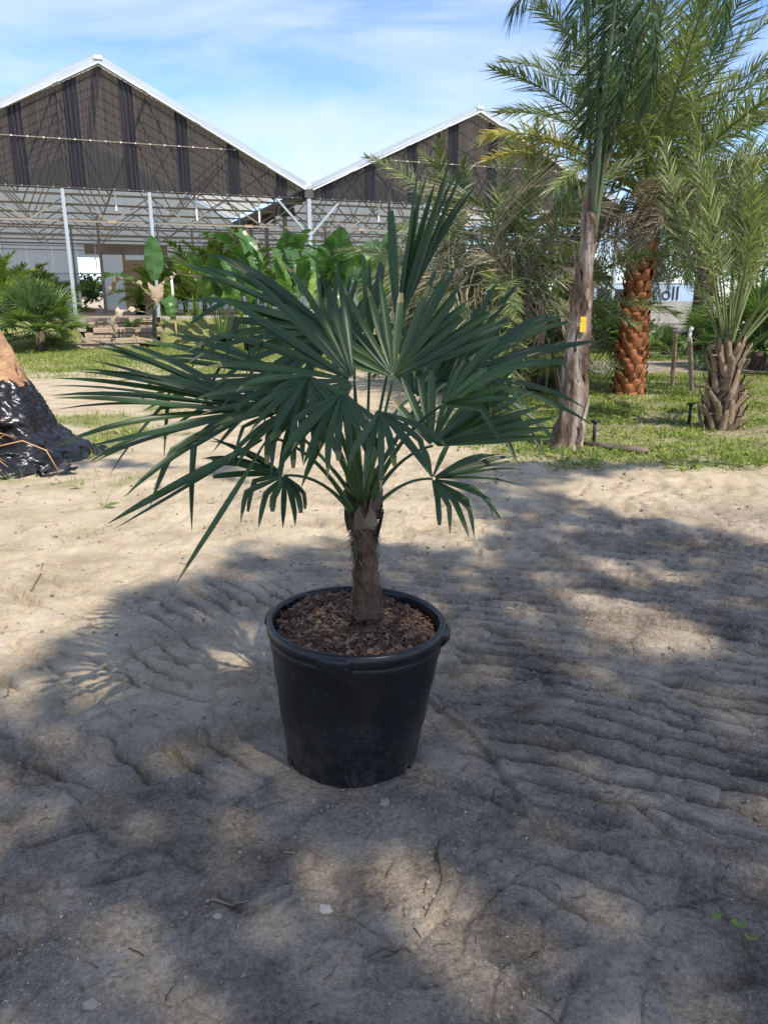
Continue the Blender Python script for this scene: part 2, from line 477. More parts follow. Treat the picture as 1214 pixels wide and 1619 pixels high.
g, t, b = new_mat('ground')
n_big = noise_node(t, 0.55, 4); n_mid = noise_node(t, 2.6, 8, 0.68); n_fine = noise_node(t, 75, 6, 0.75); n_grit = noise_node(t, 260, 4, 0.75)
c_mud = ramp(t, [(0.38, (0.085, 0.067, 0.050)), (0.5, (0.245, 0.198, 0.148)), (0.62, (0.43, 0.365, 0.28))])
c_dry = ramp(t, [(0.36, (0.27, 0.205, 0.132)), (0.52, (0.45, 0.365, 0.25)), (0.66, (0.57, 0.475, 0.345))])
mixn = N(t, 'ShaderNodeMath', operation='MULTIPLY_ADD'); mixn.inputs[1].default_value = 0.42
t.links.new(n_fine.outputs['Fac'], mixn.inputs[0])
hm = N(t, 'ShaderNodeMath', operation='MULTIPLY'); hm.inputs[1].default_value = 0.60
t.links.new(n_mid.outputs['Fac'], hm.inputs[0]); t.links.new(hm.outputs[0], mixn.inputs[2])
gadd = N(t, 'ShaderNodeMath', operation='MULTIPLY_ADD'); gadd.inputs[1].default_value = 0.34; gadd.inputs[2].default_value = -0.17
t.links.new(n_grit.outputs['Fac'], gadd.inputs[0])
gsum = N(t, 'ShaderNodeMath', operation='ADD'); t.links.new(mixn.outputs[0], gsum.inputs[0]); t.links.new(gadd.outputs[0], gsum.inputs[1])
mixn = gsum
t.links.new(mixn.outputs[0], c_mud.inputs['Fac']); t.links.new(mixn.outputs[0], c_dry.inputs['Fac'])
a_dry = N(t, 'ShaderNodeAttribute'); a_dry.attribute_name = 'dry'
a_gr = N(t, 'ShaderNodeAttribute'); a_gr.attribute_name = 'grassy'
m1 = N(t, 'ShaderNodeMix', data_type='RGBA')
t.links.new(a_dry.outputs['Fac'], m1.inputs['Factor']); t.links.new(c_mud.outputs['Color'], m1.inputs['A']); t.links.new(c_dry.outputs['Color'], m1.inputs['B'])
c_gr = ramp(t, [(0.3, (0.10, 0.115, 0.03)), (0.55, (0.16, 0.185, 0.05)), (0.75, (0.27, 0.25, 0.10))])
t.links.new(mixn.outputs[0], c_gr.inputs['Fac'])
m2 = N(t, 'ShaderNodeMix', data_type='RGBA')
gf = N(t, 'ShaderNodeMath', operation='MULTIPLY'); gf.inputs[1].default_value = 0.8
t.links.new(a_gr.outputs['Fac'], gf.inputs[0])
t.links.new(gf.outputs[0], m2.inputs['Factor']); t.links.new(m1.outputs['Result'], m2.inputs['A']); t.links.new(c_gr.outputs['Color'], m2.inputs['B'])
# shell grit: tiny pale flecks
vo = N(t, 'ShaderNodeTexVoronoi'); vo.inputs['Scale'].default_value = 70
tcg = N(t, 'ShaderNodeTexCoord'); t.links.new(tcg.outputs['Object'], vo.inputs['Vector'])
sp = N(t, 'ShaderNodeMath', operation='LESS_THAN'); sp.inputs[1].default_value = 0.085
t.links.new(vo.outputs['Distance'], sp.inputs[0])
gate = ramp(t, [(0.52, (0, 0, 0)), (0.66, (1, 1, 1))]); t.links.new(n_mid.outputs['Fac'], gate.inputs['Fac'])
sm = N(t, 'ShaderNodeMath', operation='MULTIPLY'); t.links.new(sp.outputs[0], sm.inputs[0]); t.links.new(gate.outputs['Color'], sm.inputs[1])
m3 = N(t, 'ShaderNodeMix', data_type='RGBA'); m3.inputs['B'].default_value = (0.62, 0.56, 0.46, 1)
t.links.new(sm.outputs[0], m3.inputs['Factor']); t.links.new(m2.outputs['Result'], m3.inputs['A'])
t.links.new(m3.outputs['Result'], b.inputs['Base Color'])
b.inputs['Roughness'].default_value = 0.92; b.inputs['Specular IOR Level'].default_value = 0.25
ad = N(t, 'ShaderNodeMath', operation='MULTIPLY_ADD'); ad.inputs[1].default_value = 0.7
t.links.new(n_grit.outputs['Fac'], ad.inputs[0]); t.links.new(n_fine.outputs['Fac'], ad.inputs[2])
bp = N(t, 'ShaderNodeBump'); bp.inputs['Strength'].default_value = 1.0; bp.inputs['Distance'].default_value = 0.006
t.links.new(ad.outputs[0], bp.inputs['Height']); t.links.new(bp.outputs['Normal'], b.inputs['Normal'])
M['ground'] = g
gme = gm.mesh('ground', M['ground'])
xr, yr = XX.ravel(), YY.ravel()
dw = fbm(xr * 0.6 + 9, yr * 0.6, 3)
dry = sstep(-0.5, 0.8, -(xr + 0.2) * 0.45 + (yr - 3.0) * 0.28 + 0.8 * dw)
dry = np.maximum(dry, sstep(4.6, 6.0, yr + dw)) * sstep(2.0, 3.4, yr + 0.6 * dw)
dry = dry * (1 - 0.85 * sstep(6.6, 7.4, yr) * sstep(0.9, 1.6, xr) * sstep(15.3, 14.8, yr))
dry = dry * (1 - 0.95 * sstep(14.6, 15.2, yr) * sstep(18.6, 17.8, yr) * sstep(2.3, 3.5, xr))
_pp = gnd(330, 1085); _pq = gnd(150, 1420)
dry = dry + 0.75 * np.exp(-(((xr - _pp[0]) / 0.55) ** 2 + ((yr - _pp[1]) / 0.33) ** 2))  # pale dust left of the pot, with its brighter light put into the colour
dry = np.clip(dry + 0.25 * fbm(xr * 2.5, yr * 2.5 + 70, 3) * (yr < 9), 0, 1)
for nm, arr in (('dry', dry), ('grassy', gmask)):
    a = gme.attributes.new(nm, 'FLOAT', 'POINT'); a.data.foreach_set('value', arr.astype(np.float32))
ground = ob('ground', gme, kind='structure')

# ------------------------------------------------------------------ greenhouse
def panel_mat(name, col, alpha, tint, rough=0.35):
    m, t, b = new_mat(name)
    n = noise_node(t, 0.8, 4, stretch=(26, 1, 0.25))
    r = ramp(t, [(0.40, tuple(c * 0.2 for c in col)), (0.60, tuple(c * 1.5 for c in col))])
    t.links.new(n.outputs['Fac'], r.inputs['Fac']); t.links.new(r.outputs['Color'], b.inputs['Base Color'])
    b.inputs['Roughness'].default_value = rough; b.inputs['Specular IOR Level'].default_value = 0.35
    tr = N(t, 'ShaderNodeBsdfTransparent'); tr.inputs['Color'].default_value = (*tint, 1)
    ms = N(t, 'ShaderNodeMixShader'); ms.inputs[0].default_value = alpha
    o = t.nodes['Material Output']
    t.links.new(tr.outputs[0], ms.inputs[1]); t.links.new(b.outputs[0], ms.inputs[2]); t.links.new(ms.outputs[0], o.inputs['Surface'])
    return m
def sheet_mat(name, col, trans):
    m, t, b = new_mat(name)
    n = noise_node(t, 0.7, 5, stretch=(3, 0.6, 1))
    r = ramp(t, [(0.3, tuple(c * 0.8 for c in col)), (0.7, col)])
    t.links.new(n.outputs['Fac'], r.inputs['Fac']); t.links.new(r.outputs['Color'], b.inputs['Base Color'])
    b.inputs['Roughness'].default_value = 0.6
    tr = N(t, 'ShaderNodeBsdfTranslucent'); tr.inputs['Color'].default_value = (*[c for c in col], 1)
    ms = N(t, 'ShaderNodeMixShader'); ms.inputs[0].default_value = trans
    o = t.nodes['Material Output']
    t.links.new(b.outputs[0], ms.inputs[1]); t.links.new(tr.outputs[0], ms.inputs[2]); t.links.new(ms.outputs[0], o.inputs['Surface'])
    return m
M['brown_panel'] = panel_mat('tinted_corrugated_sheet', (0.027, 0.024, 0.028), 0.79, (0.48, 0.38, 0.25))
M['roof_sheet'] = sheet_mat('white_translucent_roofing', (0.78, 0.78, 0.73), 0.40)
M['end_sheet'] = sheet_mat('pale_end_wall_sheet', (0.80, 0.80, 0.73), 0.5)
M['fascia'] = simple('white_metal_trim', [(0.3, (0.62, 0.64, 0.66)), (0.7, (0.80, 0.81, 0.82))], 1.5, 0.45, stretch=(1, 1, 3))
M['galv'] = simple('galvanised_steel', [(0.3, (0.36, 0.40, 0.42)), (0.7, (0.52, 0.56, 0.58))], 5, 0.45, metal=0.35)
M['rust_steel'] = simple('weathered_truss_steel', [(0.3, (0.19, 0.155, 0.125)), (0.7, (0.33, 0.285, 0.235))], 3, 0.7)
M['dark_steel'] = simple('dark_gutter_steel', [(0.3, (0.05, 0.05, 0.052)), (0.7, (0.11, 0.10, 0.095))], 3, 0.6)
M['gusset'] = simple('plywood_gusset', [(0.3, (0.33, 0.24, 0.15)), (0.7, (0.45, 0.34, 0.22))], 6, 0.8)
M['concrete'] = simple('concrete', [(0.3, (0.28, 0.26, 0.23)), (0.7, (0.42, 0.40, 0.36))], 5, 0.9, 0.3, 60)
M['floor_dirt'] = simple('packed_floor', [(0.3, (0.17, 0.13, 0.10)), (0.7, (0.30, 0.24, 0.19))], 2.5, 0.95)
M['white_paint'] = simple('white_paint', [(0.3, (0.7, 0.7, 0.68)), (0.7, (0.82, 0.82, 0.8))], 3, 0.5)
M['wood'] = simple('raw_timber', [(0.3, (0.34, 0.21, 0.11)), (0.7, (0.52, 0.36, 0.21))], 4, 0.8, 0.3, 30, stretch=(8, 8, 1))
M['screw'] = simple('screw_cap', [(0.3, (0.6, 0.6, 0.58)), (0.7, (0.75, 0.75, 0.72))], 3, 0.4)

HW = 6.15; APEX_U = 1.39; EAVE_Z = 4.80; APEX_Z = 7.84; CLAD_Z = 4.48; DEPTH = 12.6
VALLEYS = [APEX_U - 3 * HW, APEX_U - HW, APEX_U + HW, APEX_U + 3 * HW]
def apex_of(u):
    return 7.50 if round((u - APEX_U) / (2 * HW)) == 1 else APEX_Z
def roof_z(u):
    k = (u - APEX_U) / (2 * HW)
    d = abs(k - round(k)) * 2 * HW
    az = apex_of(u)
    return az - d * (az - EAVE_Z) / HW
house = thing('greenhouse', 'long open greenhouse with brown tinted corrugated gables and white roof edges behind the plants', 'greenhouse', (GB[0], GB[1], 0), rotz=GA)
_ub = MB(); _ub.box((-0.5, -0.5, -0.5), (0.5, 0.5, 0.5))
BARS = {}
def bar(name, a, b, w, mat, parent, w2=None):
    if mat not in BARS: BARS[mat] = _ub.mesh(mat + '_bar', M[mat], smooth=False)
    a = Vector(a); b = Vector(b); d = b - a
    m = basis((a + b) / 2, d, (0, 1, 0.01) if abs(d.normalized().y) < 0.9 else (0, 0, 1))
    m = m @ Matrix.Diagonal((d.length, w2 or w, w, 1))
    return ob(name, BARS[mat], parent, m)
# gable cladding: overlapping corrugated sheets, cut to the slope
def clad_sheet(u0, u1, v, zb):
    n = max(3, int((u1 - u0) / 0.035))
    us = np.linspace(u0, u1, n + 1)
    vs = v + 0.030 * np.cos(us * 2 * np.pi / 0.14) + 0.006 * np.sin(us * 5.1)
    zt = np.array([roof_z(x) for x in us]) - 0.02
    zt = np.maximum(zt, zb + 0.02)
    mb = MB()
    vv = np.concatenate([np.stack([us, vs, np.full(n + 1, zb)], 1), np.stack([us, vs, zt], 1)])
    k = np.arange(n)
    mb.add(vv, np.stack([k, k + 1, k + n + 2, k + n + 1], 1))
    return mb.mesh('gable_panel', M['brown_panel'])
seam0 = -0.98 + 0.0
for bay, (ua, ub_) in enumerate(((APEX_U - HW, APEX_U + HW), (APEX_U + HW, APEX_U + 3 * HW))):
    s = [ua]
    k = math.ceil((ua + 0.35 - seam0) / 1.53)
    while seam0 + k * 1.53 < ub_ - 0.35:
        s.append(seam0 + k * 1.53); k += 1
    s.append(ub_)
    for q in range(len(s) - 1):
        a0 = max(ua + 0.02, s[q] - 0.19); b0 = min(ub_ - 0.02, s[q + 1] + 0.19)
        ob('gable_panel', clad_sheet(a0, b0, 0.035 + (q % 2) * 0.02, CLAD_Z), house)
    # girt, bottom angle with screws, fascia, trim on top
    bar('girt', (ua + 1.2, 0.12, 6.0 - 0.02), (ub_ - 1.2, 0.12, 6.0 - 0.02), 0.07, 'rust_steel', house) if False else None
    az = apex_of((ua + ub_) / 2); zg = 5.83
    um = HW * (az - zg) / (az - EAVE_Z) - 0.1
    c = (ua + ub_) / 2
    bar('girt', (c - um, -0.014, zg), (c + um, -0.014, zg), 0.03, 'rust_steel', house, 0.02)
    bar('bottom_angle', (ua + 0.25, -0.022, CLAD_Z + 0.035), (ub_ - 0.25, -0.022, CLAD_Z + 0.035), 0.07, 'dark_steel', house, 0.02)
    sc_ = MB()
    for u in np.arange(ua + 0.4, ub_ - 0.3, 0.42):
        sc_.box((u - 0.02, -0.05, CLAD_Z + 0.015), (u + 0.02, -0.034, CLAD_Z + 0.055))
    for u in np.arange(c - um + 0.2, c + um, 0.42):
        sc_.box((u - 0.02, -0.045, zg - 0.02), (u + 0.02, -0.0245, zg + 0.02))
    ob('screws', sc_.mesh('screws', M['screw'], False), house, kind='stuff')
    for sgn in (-1, 1):
        e = (c + sgn * (HW - 0.12), -0.05, EAVE_Z - 0.02); p = (c + sgn * 0.0, -0.05, az + 0.02 + 0.02)
        f = bar('fascia', e, p, 0.235, 'fascia', house, 0.05)
        tmp = MB()
        e2 = Vector((c + sgn * (HW - 0.12), -0.10, EAVE_Z + 0.13)); p2 = Vector((c + sgn * 0.01, -0.10, az + 0.17))
        bar('trim_strip', e2, p2, 0.035, 'galv', house, 0.16)
        # laps in the trim
        for q in (0.22, 0.55, 0.8):
            pt = Vector(e).lerp(Vector(p), q); dr = (Vector(p) - Vector(e)).normalized()
            bar('lap_joint', pt - dr * 0.09 + Vector((0, -0.03, 0)), pt + dr * 0.09 + Vector((0, -0.03, 0)), 0.215, 'fascia', house, 0.02)
    cap = MB(); cap.box((c - 0.12, -0.16, az + 0.12), (c + 0.12, DEPTH + 0.2, az + 0.21))
    ob('ridge_cap', cap.mesh('ridge_cap', M['fascia'], False), house)
# roofs (three bays, the left one only glimpsed)
def roof_sheet(u0, u1, v0, v1):
    n = max(2, int((v1 - v0) / 0.1)); vs = np.linspace(v0, v1, n + 1)
    hump = 0.014 * np.cos(vs * 2 * np.pi / 0.2)
    mb = MB()
    a = np.stack([np.full(n + 1, u0), vs, roof_z(u0 + 1e-4 * (u1 - u0)) + 0.06 + hump], 1)
    b = np.stack([np.full(n + 1, u1), vs, roof_z(u1 - 1e-4 * (u1 - u0)) + 0.06 + hump], 1)
    k = np.arange(n)
    mb.add(np.concatenate([a, b]), np.stack([k, k + 1, k + n + 2, k + n + 1], 1))
    return mb.mesh('roof_sheet', M['roof_sheet'])
for c in (APEX_U - 2 * HW, APEX_U, APEX_U + 2 * HW):
    for sgn in (-1, 1):
        for q in range(10):
            v0 = 0.06 + q * 1.25
            ob('roof_sheet', roof_sheet(c + sgn * (HW - 0.15), c + sgn * 0.02, v0, min(v0 + 1.27, DEPTH)), house)
        for q in range(9):                         # rafters and purlins under the sheets
            v0 = 0.7 + q * 1.4
            bar('rafter', (c + sgn * (HW - 0.1), v0, EAVE_Z - 0.03), (c + sgn * 0.03, v0, apex_of(c) - 0.07), 0.03, 'rust_steel', house)
        for q in range(1, 5):
            u = c + sgn * HW * q / 5
            bar('purlin', (u, 0.2, roof_z(u) - 0.12), (u, DEPTH - 0.1, roof_z(u) - 0.12), 0.03, 'rust_steel', house)
    # trusses
    for ti, v0 in enumerate((0.35, 3.2, 6.2, 9.2, 12.0)):
        tr = ob('truss', None, house, Matrix.Translation((0, v0, 0)))
        zb = CLAD_Z - 0.10
        A = lambda u, z: (u, 0, z)
        bar('chord', A(c - HW + 0.1, zb), A(c + HW - 0.1, zb), 0.06, 'rust_steel', tr)
        zl = zb - 0.75
        bar('chord', A(c - HW + 0.1, zl), A(c + HW - 0.1, zl), 0.05, 'rust_steel', tr)
        nseg = 10
        us = np.linspace(c - HW + 0.3, c + HW - 0.3, nseg + 1)
        for q in range(nseg):
            z0, z1 = (zb, zl) if q % 2 == 0 else (zl, zb)
            bar('web', A(us[q], z0), A(us[q + 1], z1), 0.035, 'rust_steel', tr)
        us = np.linspace(c - HW + 1.0, c + HW - 1.0, 9)
        for q in range(8):
            t0 = roof_z(us[q]) - 0.1; t1 = roof_z(us[q + 1]) - 0.1
            bar('web', A(us[q], zb if q % 2 == 0 else t0), A(us[q + 1], t1 if q % 2 == 0 else zb), 0.04, 'rust_steel', tr)
        for q in (-2, 0, 2):
            bar('gusset', A(c + q * 2.1 - 0.13, zl), A(c + q * 2.1 + 0.13, zl), 0.14, 'gusset', tr, 0.08)
# curtain pipes and wires across the bays
for v0 in (1.6, 4.7, 7.6, 10.6):
    for z in (3.25,):
        zz = z + 0.02 * v0
        for ua, ub_ in zip(VALLEYS[:-1], VALLEYS[1:]):
            bar('curtain_pipe', (ua + 0.12, v0, zz), (ub_ - 0.12, v0, zz), 0.035, 'galv' if z < 3 else 'rust_steel', house)
for u in (-3.6, -2.2, -0.6, 0.9, 3.0, 4.4, 5.9, 8.8, 10.4, 12.0, 15, 17):
    bar('drop_wire', (u, 2.0 + (u * 7 % 5), 2.3), (u, 2.0 + (u * 7 % 5), 4.35), 0.025, 'galv', house)
for u, zl, zh in ((1.55, 3.95, 4.42), (3.95, 3.75, 4.40), (5.95, 3.75, 4.46), (6.5, 4.5, 4.75), (10.1, 3.9, 4.6)):
    bar('tube_lamp', (u, 0.28, zl), (u, 0.28, zh), 0.05, 'white_paint', house)
# posts, valley gutters, braces
for u in VALLEYS:
    bar('gutter', (u, -0.12, EAVE_Z - 0.14), (u, DEPTH, EAVE_Z - 0.14), 0.26, 'dark_steel', house, 0.30)
    for v0 in (0.35, 3.2, 6.2, 9.2, 12.0):
        if u in VALLEYS[:1]: continue
        if v0 < 1:
            bar('post', (u, -0.03, FLOOR_Z), (u, -0.03, EAVE_Z - 0.28), 0.13, 'galv', house, 0.13)
            for sgn in (-1, 1):
                bar('brace', (u, -0.03, 3.35), (u + sgn * 1.0, -0.03, 4.40), 0.06, 'galv', house)
        else:
            bar('post', (u, v0, FLOOR_Z), (u, v0, EAVE_Z - 0.28), 0.14, 'rust_steel', house, 0.14)
            bar('bracket', (u - 0.35, v0, EAVE_Z - 0.40), (u + 0.35, v0, EAVE_Z - 0.40), 0.22, 'dark_steel', house, 0.3)
for u in (0.07, 2.52):
    bar('post', (u, -0.05, FLOOR_Z), (u, -0.05, CLAD_Z + 0.0), 0.10, 'galv', house, 0.10)
for u, v0 in ((1.1, 5.0), (3.3, 6.2), (0.2, 9.0), (5.0, 9.2), (10.0, 6.2), (13.7, 6.2)):
    bar('post', (u, v0, FLOOR_Z), (u, v0, 4.2), 0.08, 'rust_steel', house, 0.08)
# far end wall in sheets, with a doorway
for c in (APEX_U - 2 * HW, APEX_U, APEX_U + 2 * HW):
    w = 2 * HW / 12
    for q in range(12):
        u0 = c - HW + q * w; u1 = u0 + w - 0.004
        zb = FLOOR_Z + 2.3 if (0.1 < u0 + w / 2 < 1.2) else FLOOR_Z + 0.02
        mb = MB(); n = 8
        us = np.linspace(u0, u1, n + 1); vv = DEPTH + 0.02 * np.cos(us * 2 * np.pi / 0.25) + 0.003 * (q % 2)
        zt = np.array([roof_z(min(max(x, c - HW + 0.001), c + HW - 0.001)) for x in us])
        k = np.arange(n)
        mb.add(np.concatenate([np.stack([us, vv, np.full(n + 1, zb)], 1), np.stack([us, vv, zt], 1)]), np.stack([k, k + 1, k + n + 2, k + n + 1], 1))
        ob('end_panel', mb.mesh('end_panel', M['end_sheet']), house)
    for z in (2.4, 3.4):
        bar('end_girt', (c - HW + 0.05, DEPTH - 0.09, z), (c + HW - 0.05, DEPTH - 0.09, z), 0.05, 'galv', house)
fl = MB(); fl.box((-8, 0.02, FLOOR_Z - 0.2), (VALLEYS[-1] + 0.3, DEPTH + 8, FLOOR_Z))
ob('floor_slab', fl.mesh('floor_slab', M['floor_dirt'], False), house)
cb = MB(); cb.box((-8, -0.14, FLOOR_Z - 0.4), (0.32, 0.015, FLOOR_Z + 0.03)); cb.box((2.55, -0.14, FLOOR_Z - 0.4), (VALLEYS[-1], 0.015, FLOOR_Z + 0.03))
ob('edge_curb', cb.mesh('edge_curb', M['concrete'], False), house)
# things seen through the opening
def gl(u, v, z=None):
    return gp(u, v, FLOOR_Z if z is None else z)
bm_ = MB(); bm_.box((-0.35, -0.06, 0), (-0.23, 0.06, 2.3)); bm_.box((0.55, -0.06, 0), (0.67, 0.06, 2.3)); bm_.box((-0.45, -0.07, 2.301), (2.0, 0.07, 2.62)); bm_.box((0.671, -0.03, 0.02), (1.5, 0.03, 2.1))
dp = gl(1.55, 9.5)
dr = thing('door_frame', 'timber door frame and plywood leaf deep inside the greenhouse above the steps', 'door', dp, rotz=GA)
fb = MB(); fb.box((-0.35, -0.06, 0), (-0.23, 0.06, 2.3)); ob('post', fb.mesh('post', M['wood'], False), dr)
fb = MB(); fb.box((0.55, -0.06, 0), (0.67, 0.06, 2.3)); ob('post', fb.mesh('post', M['wood'], False), dr)
fb = MB(); fb.box((-0.9, -0.08, 2.301), (2.4, 0.08, 2.7)); ob('lintel', fb.mesh('lintel', M['rust_steel'], False), dr)
fb = MB(); fb.box((0.674, -0.03, 0.05), (1.55, 0.03, 2.1)); ob('door_leaf', fb.mesh('door_leaf', M['gusset'], False), dr)

# ------------------------------------------------------------------ stone steps
M['block'] = simple('tan_wall_block', [(0.25, (0.25, 0.19, 0.145)), (0.55, (0.37, 0.29, 0.22)), (0.8, (0.47, 0.385, 0.30))], 3.5, 0.92, 0.5, 40)
su0, sz0 = gpix(140, 512); su1, _ = gpix(234, 512)
steps = thing('block_steps', 'low flight of tan block steps leading up into the greenhouse', 'steps', gp(0, 0, 0), rotz=GA)
rb = random.Random(5)
blocks = []
for k in range(6):
    h = (FLOOR_Z + 0.02) / 6
    z0 = k * h
    vf = -2.05 + (k // 2) * 0.62
    u = su0 - 0.1 * (2 - k // 2) - (0.25 if k < 2 else 0) + (0.2 if k % 2 else 0.0)
    uend = su1 + (-0.5, 0.0, 0.2, 0.2, 0.1, 0.1)[k]
    while u < uend:
        w = rb.choice((0.42, 0.58, 0.36, 0.5))
        mb = MB()
        e = 0.012
        y0 = vf + rb.uniform(-0.02, 0.02) - (0.05 if k % 2 else 0); y1 = vf + 0.66
        x0, x1 = u + 0.006, min(u + w - 0.006, uend + 0.1)
        zt = z0 + h - 0.008 + rb.uniform(-0.006, 0.004)
        # chamfered block
        v = []
        for z, ins in ((z0 + 0.004, 0), (zt - e, 0), (zt, e)):
            v += [(x0 + ins, y0 + ins, z), (x1 - ins, y0 + ins, z), (x1 - ins, y1, z), (x0 + ins, y1, z)]
        f = []
        for r_ in range(2):
            for q in range(4):
                f.append((r_ * 4 + q, r_ * 4 + (q + 1) % 4, r_ * 4 + 4 + (q + 1) % 4, r_ * 4 + 4 + q))
        f.append((8, 9, 10, 11))
        mb.add(v, f)
        ob('block', mb.mesh('block', M['block'], False), steps)
        u += w

# ------------------------------------------------------------------ nursery pot
def lathe(mb, prof, k=72, tone=0.5, wob=None):
    th = np.linspace(0, 2 * np.pi, k, endpoint=False)
    pr = np.asarray(prof, float); n = len(pr)
    r = pr[:, 0][:, None] * np.ones(k)[None, :]
    if wob is not None: r = r + wob(pr[:, 1][:, None], th[None, :])
    v = np.stack([r * np.cos(th), r * np.sin(th), np.broadcast_to(pr[:, 1][:, None], r.shape)], -1).reshape(-1, 3)
    i = np.arange(n - 1)[:, None] * k; j = np.arange(k)[None, :]; j2 = (j + 1) % k
    mb.add(v, np.stack([i + j, i + j2, i + k + j2, i + k + j], -1).reshape(-1, 4), tone)
m, t, b = new_mat('black_pot_plastic')
n = noise_node(t, 7, 6, 0.7); nf = noise_node(t, 26, 6, 0.75)
vo = N(t, 'ShaderNodeTexVoronoi'); vo.inputs['Scale'].default_value = 95
tcg = N(t, 'ShaderNodeTexCoord'); t.links.new(tcg.outputs['Object'], vo.inputs['Vector'])
lt = N(t, 'ShaderNodeMath', operation='LESS_THAN'); lt.inputs[1].default_value = 0.17
t.links.new(vo.outputs['Distance'], lt.inputs[0])
gt = ramp(t, [(0.44, (0.04, 0.04, 0.04)), (0.68, (0.8, 0.8, 0.8))]); t.links.new(n.outputs['Fac'], gt.inputs['Fac'])
mm = N(t, 'ShaderNodeMath', operation='MULTIPLY'); t.links.new(lt.outputs[0], mm.inputs[0]); t.links.new(gt.outputs['Color'], mm.inputs[1])
sx = N(t, 'ShaderNodeSeparateXYZ'); t.links.new(tcg.outputs['Object'], sx.inputs[0])
# splashed mud towards the foot of the pot
dz = N(t, 'ShaderNodeMapRange'); dz.inputs['From Min'].default_value = 0.30; dz.inputs['From Max'].default_value = 0.0
dz.inputs['To Min'].default_value = 0.0; dz.inputs['To Max'].default_value = 0.38
t.links.new(sx.outputs['Z'], dz.inputs['Value'])
dr_ = ramp(t, [(0.45, (0, 0, 0)), (0.75, (1, 1, 1))]); t.links.new(nf.outputs['Fac'], dr_.inputs['Fac'])
dm = N(t, 'ShaderNodeMath', operation='MULTIPLY'); t.links.new(dz.outputs['Result'], dm.inputs[0]); t.links.new(dr_.outputs['Color'], dm.inputs[1])
base = ramp(t, [(0.3, (0.004, 0.0045, 0.0055)), (0.7, (0.012, 0.013, 0.015))]); t.links.new(n.outputs['Fac'], base.inputs['Fac'])
x1 = N(t, 'ShaderNodeMix', data_type='RGBA'); x1.inputs['B'].default_value = (0.16, 0.14, 0.115, 1)
t.links.new(dm.outputs[0], x1.inputs['Factor']); t.links.new(base.outputs['Color'], x1.inputs['A'])
x2 = N(t, 'ShaderNodeMix', data_type='RGBA'); x2.inputs['B'].default_value = (0.24, 0.22, 0.19, 1)
t.links.new(mm.outputs[0], x2.inputs['Factor']); t.links.new(x1.outputs['Result'], x2.inputs['A'])
t.links.new(x2.outputs['Result'], b.inputs['Base Color'])
b.inputs['Roughness'].default_value = 0.36; b.inputs['Specular IOR Level'].default_value = 0.5
bp = N(t, 'ShaderNodeBump'); bp.inputs['Strength'].default_value = 0.12; bp.inputs['Distance'].default_value = 0.01
t.links.new(n.outputs['Fac'], bp.inputs['Height']); t.links.new(bp.outputs['Normal'], b.inputs['Normal'])
M['pot'] = m

POT_C = gnd(557, 1183)
POT_R = 0.283; POT_B = 0.218
rim_pt = at(566, 977, POT_C[1] - 0.005)
POT_H = float(rim_pt[2]) - 0.0
pz = Hs(POT_C[0], POT_C[1]) - 0.012
pot = thing('plant_pot', 'large black nursery pot of bark mulch standing on the mud in the middle', 'pot', (POT_C[0], POT_C[1], pz))
tilt = math.atan2(0.0125, POT_H)
pot.rotation_euler = (0.0, math.radians(2.3), math.radians(0))
h = POT_H - pz
def rr(z): return POT_B + (POT_R - 0.010 - POT_B) * (z / h) ** 0.9
def pot_wob(z, th):
    foot = np.clip(1 - z / 0.03, 0, 1)
    return -0.012 * foot * np.clip(np.cos(th * 6 + 0.6) * 3 - 1.5, 0, 1) + 0.0025 * np.sin(2 * th + 4 * z) + 0.0022 * np.sin(th * 3 - 7 * z) - 0.006 * np.exp(-((z - 0.30) / 0.05) ** 2) * np.exp(-(((th + 2.3) % 6.283 - 0.9) / 0.3) ** 2)
prof = [(0.0, 0.004), (POT_B - 0.012, 0.0), (POT_B, 0.012)]
for z in np.linspace(0.02, h - 0.05, 26):
    s_ = 0.0
    if z > 0.30 * h: s_ += 0.0035
    if z > 0.62 * h: s_ += 0.0035
    if z > 0.80 * h: s_ += 0.0045
    prof.append((rr(z) + s_, z))
prof += [(rr(h - 0.045) + 0.008, h - 0.046), (rr(h - 0.04) + 0.011, h - 0.040)]
mb = MB(); lathe(mb, prof, 96, wob=pot_wob)
lathe(mb, [(POT_R - 0.030, h * 0.55), (POT_R - 0.020, h - 0.045), (POT_R - 0.016, h - 0.008)], 96)
ob('pot_wall', mb.mesh('pot_wall', M['pot']), pot)
mb = MB()
lathe(mb, [(POT_R - 0.012, h - 0.05), (POT_R + 0.004, h - 0.040), (POT_R + 0.007, h - 0.022), (POT_R + 0.004, h - 0.006), (POT_R - 0.003, h + 0.001), (POT_R - 0.012, h - 0.001), (POT_R - 0.017, h - 0.010), (POT_R - 0.018, h - 0.03)], 96,
      wob=lambda z, th: 0.003 * np.sin(2 * th + 0.7) + 0.001 * np.sin(5 * th))
ob('rim', mb.mesh('rim', M['pot']), pot)
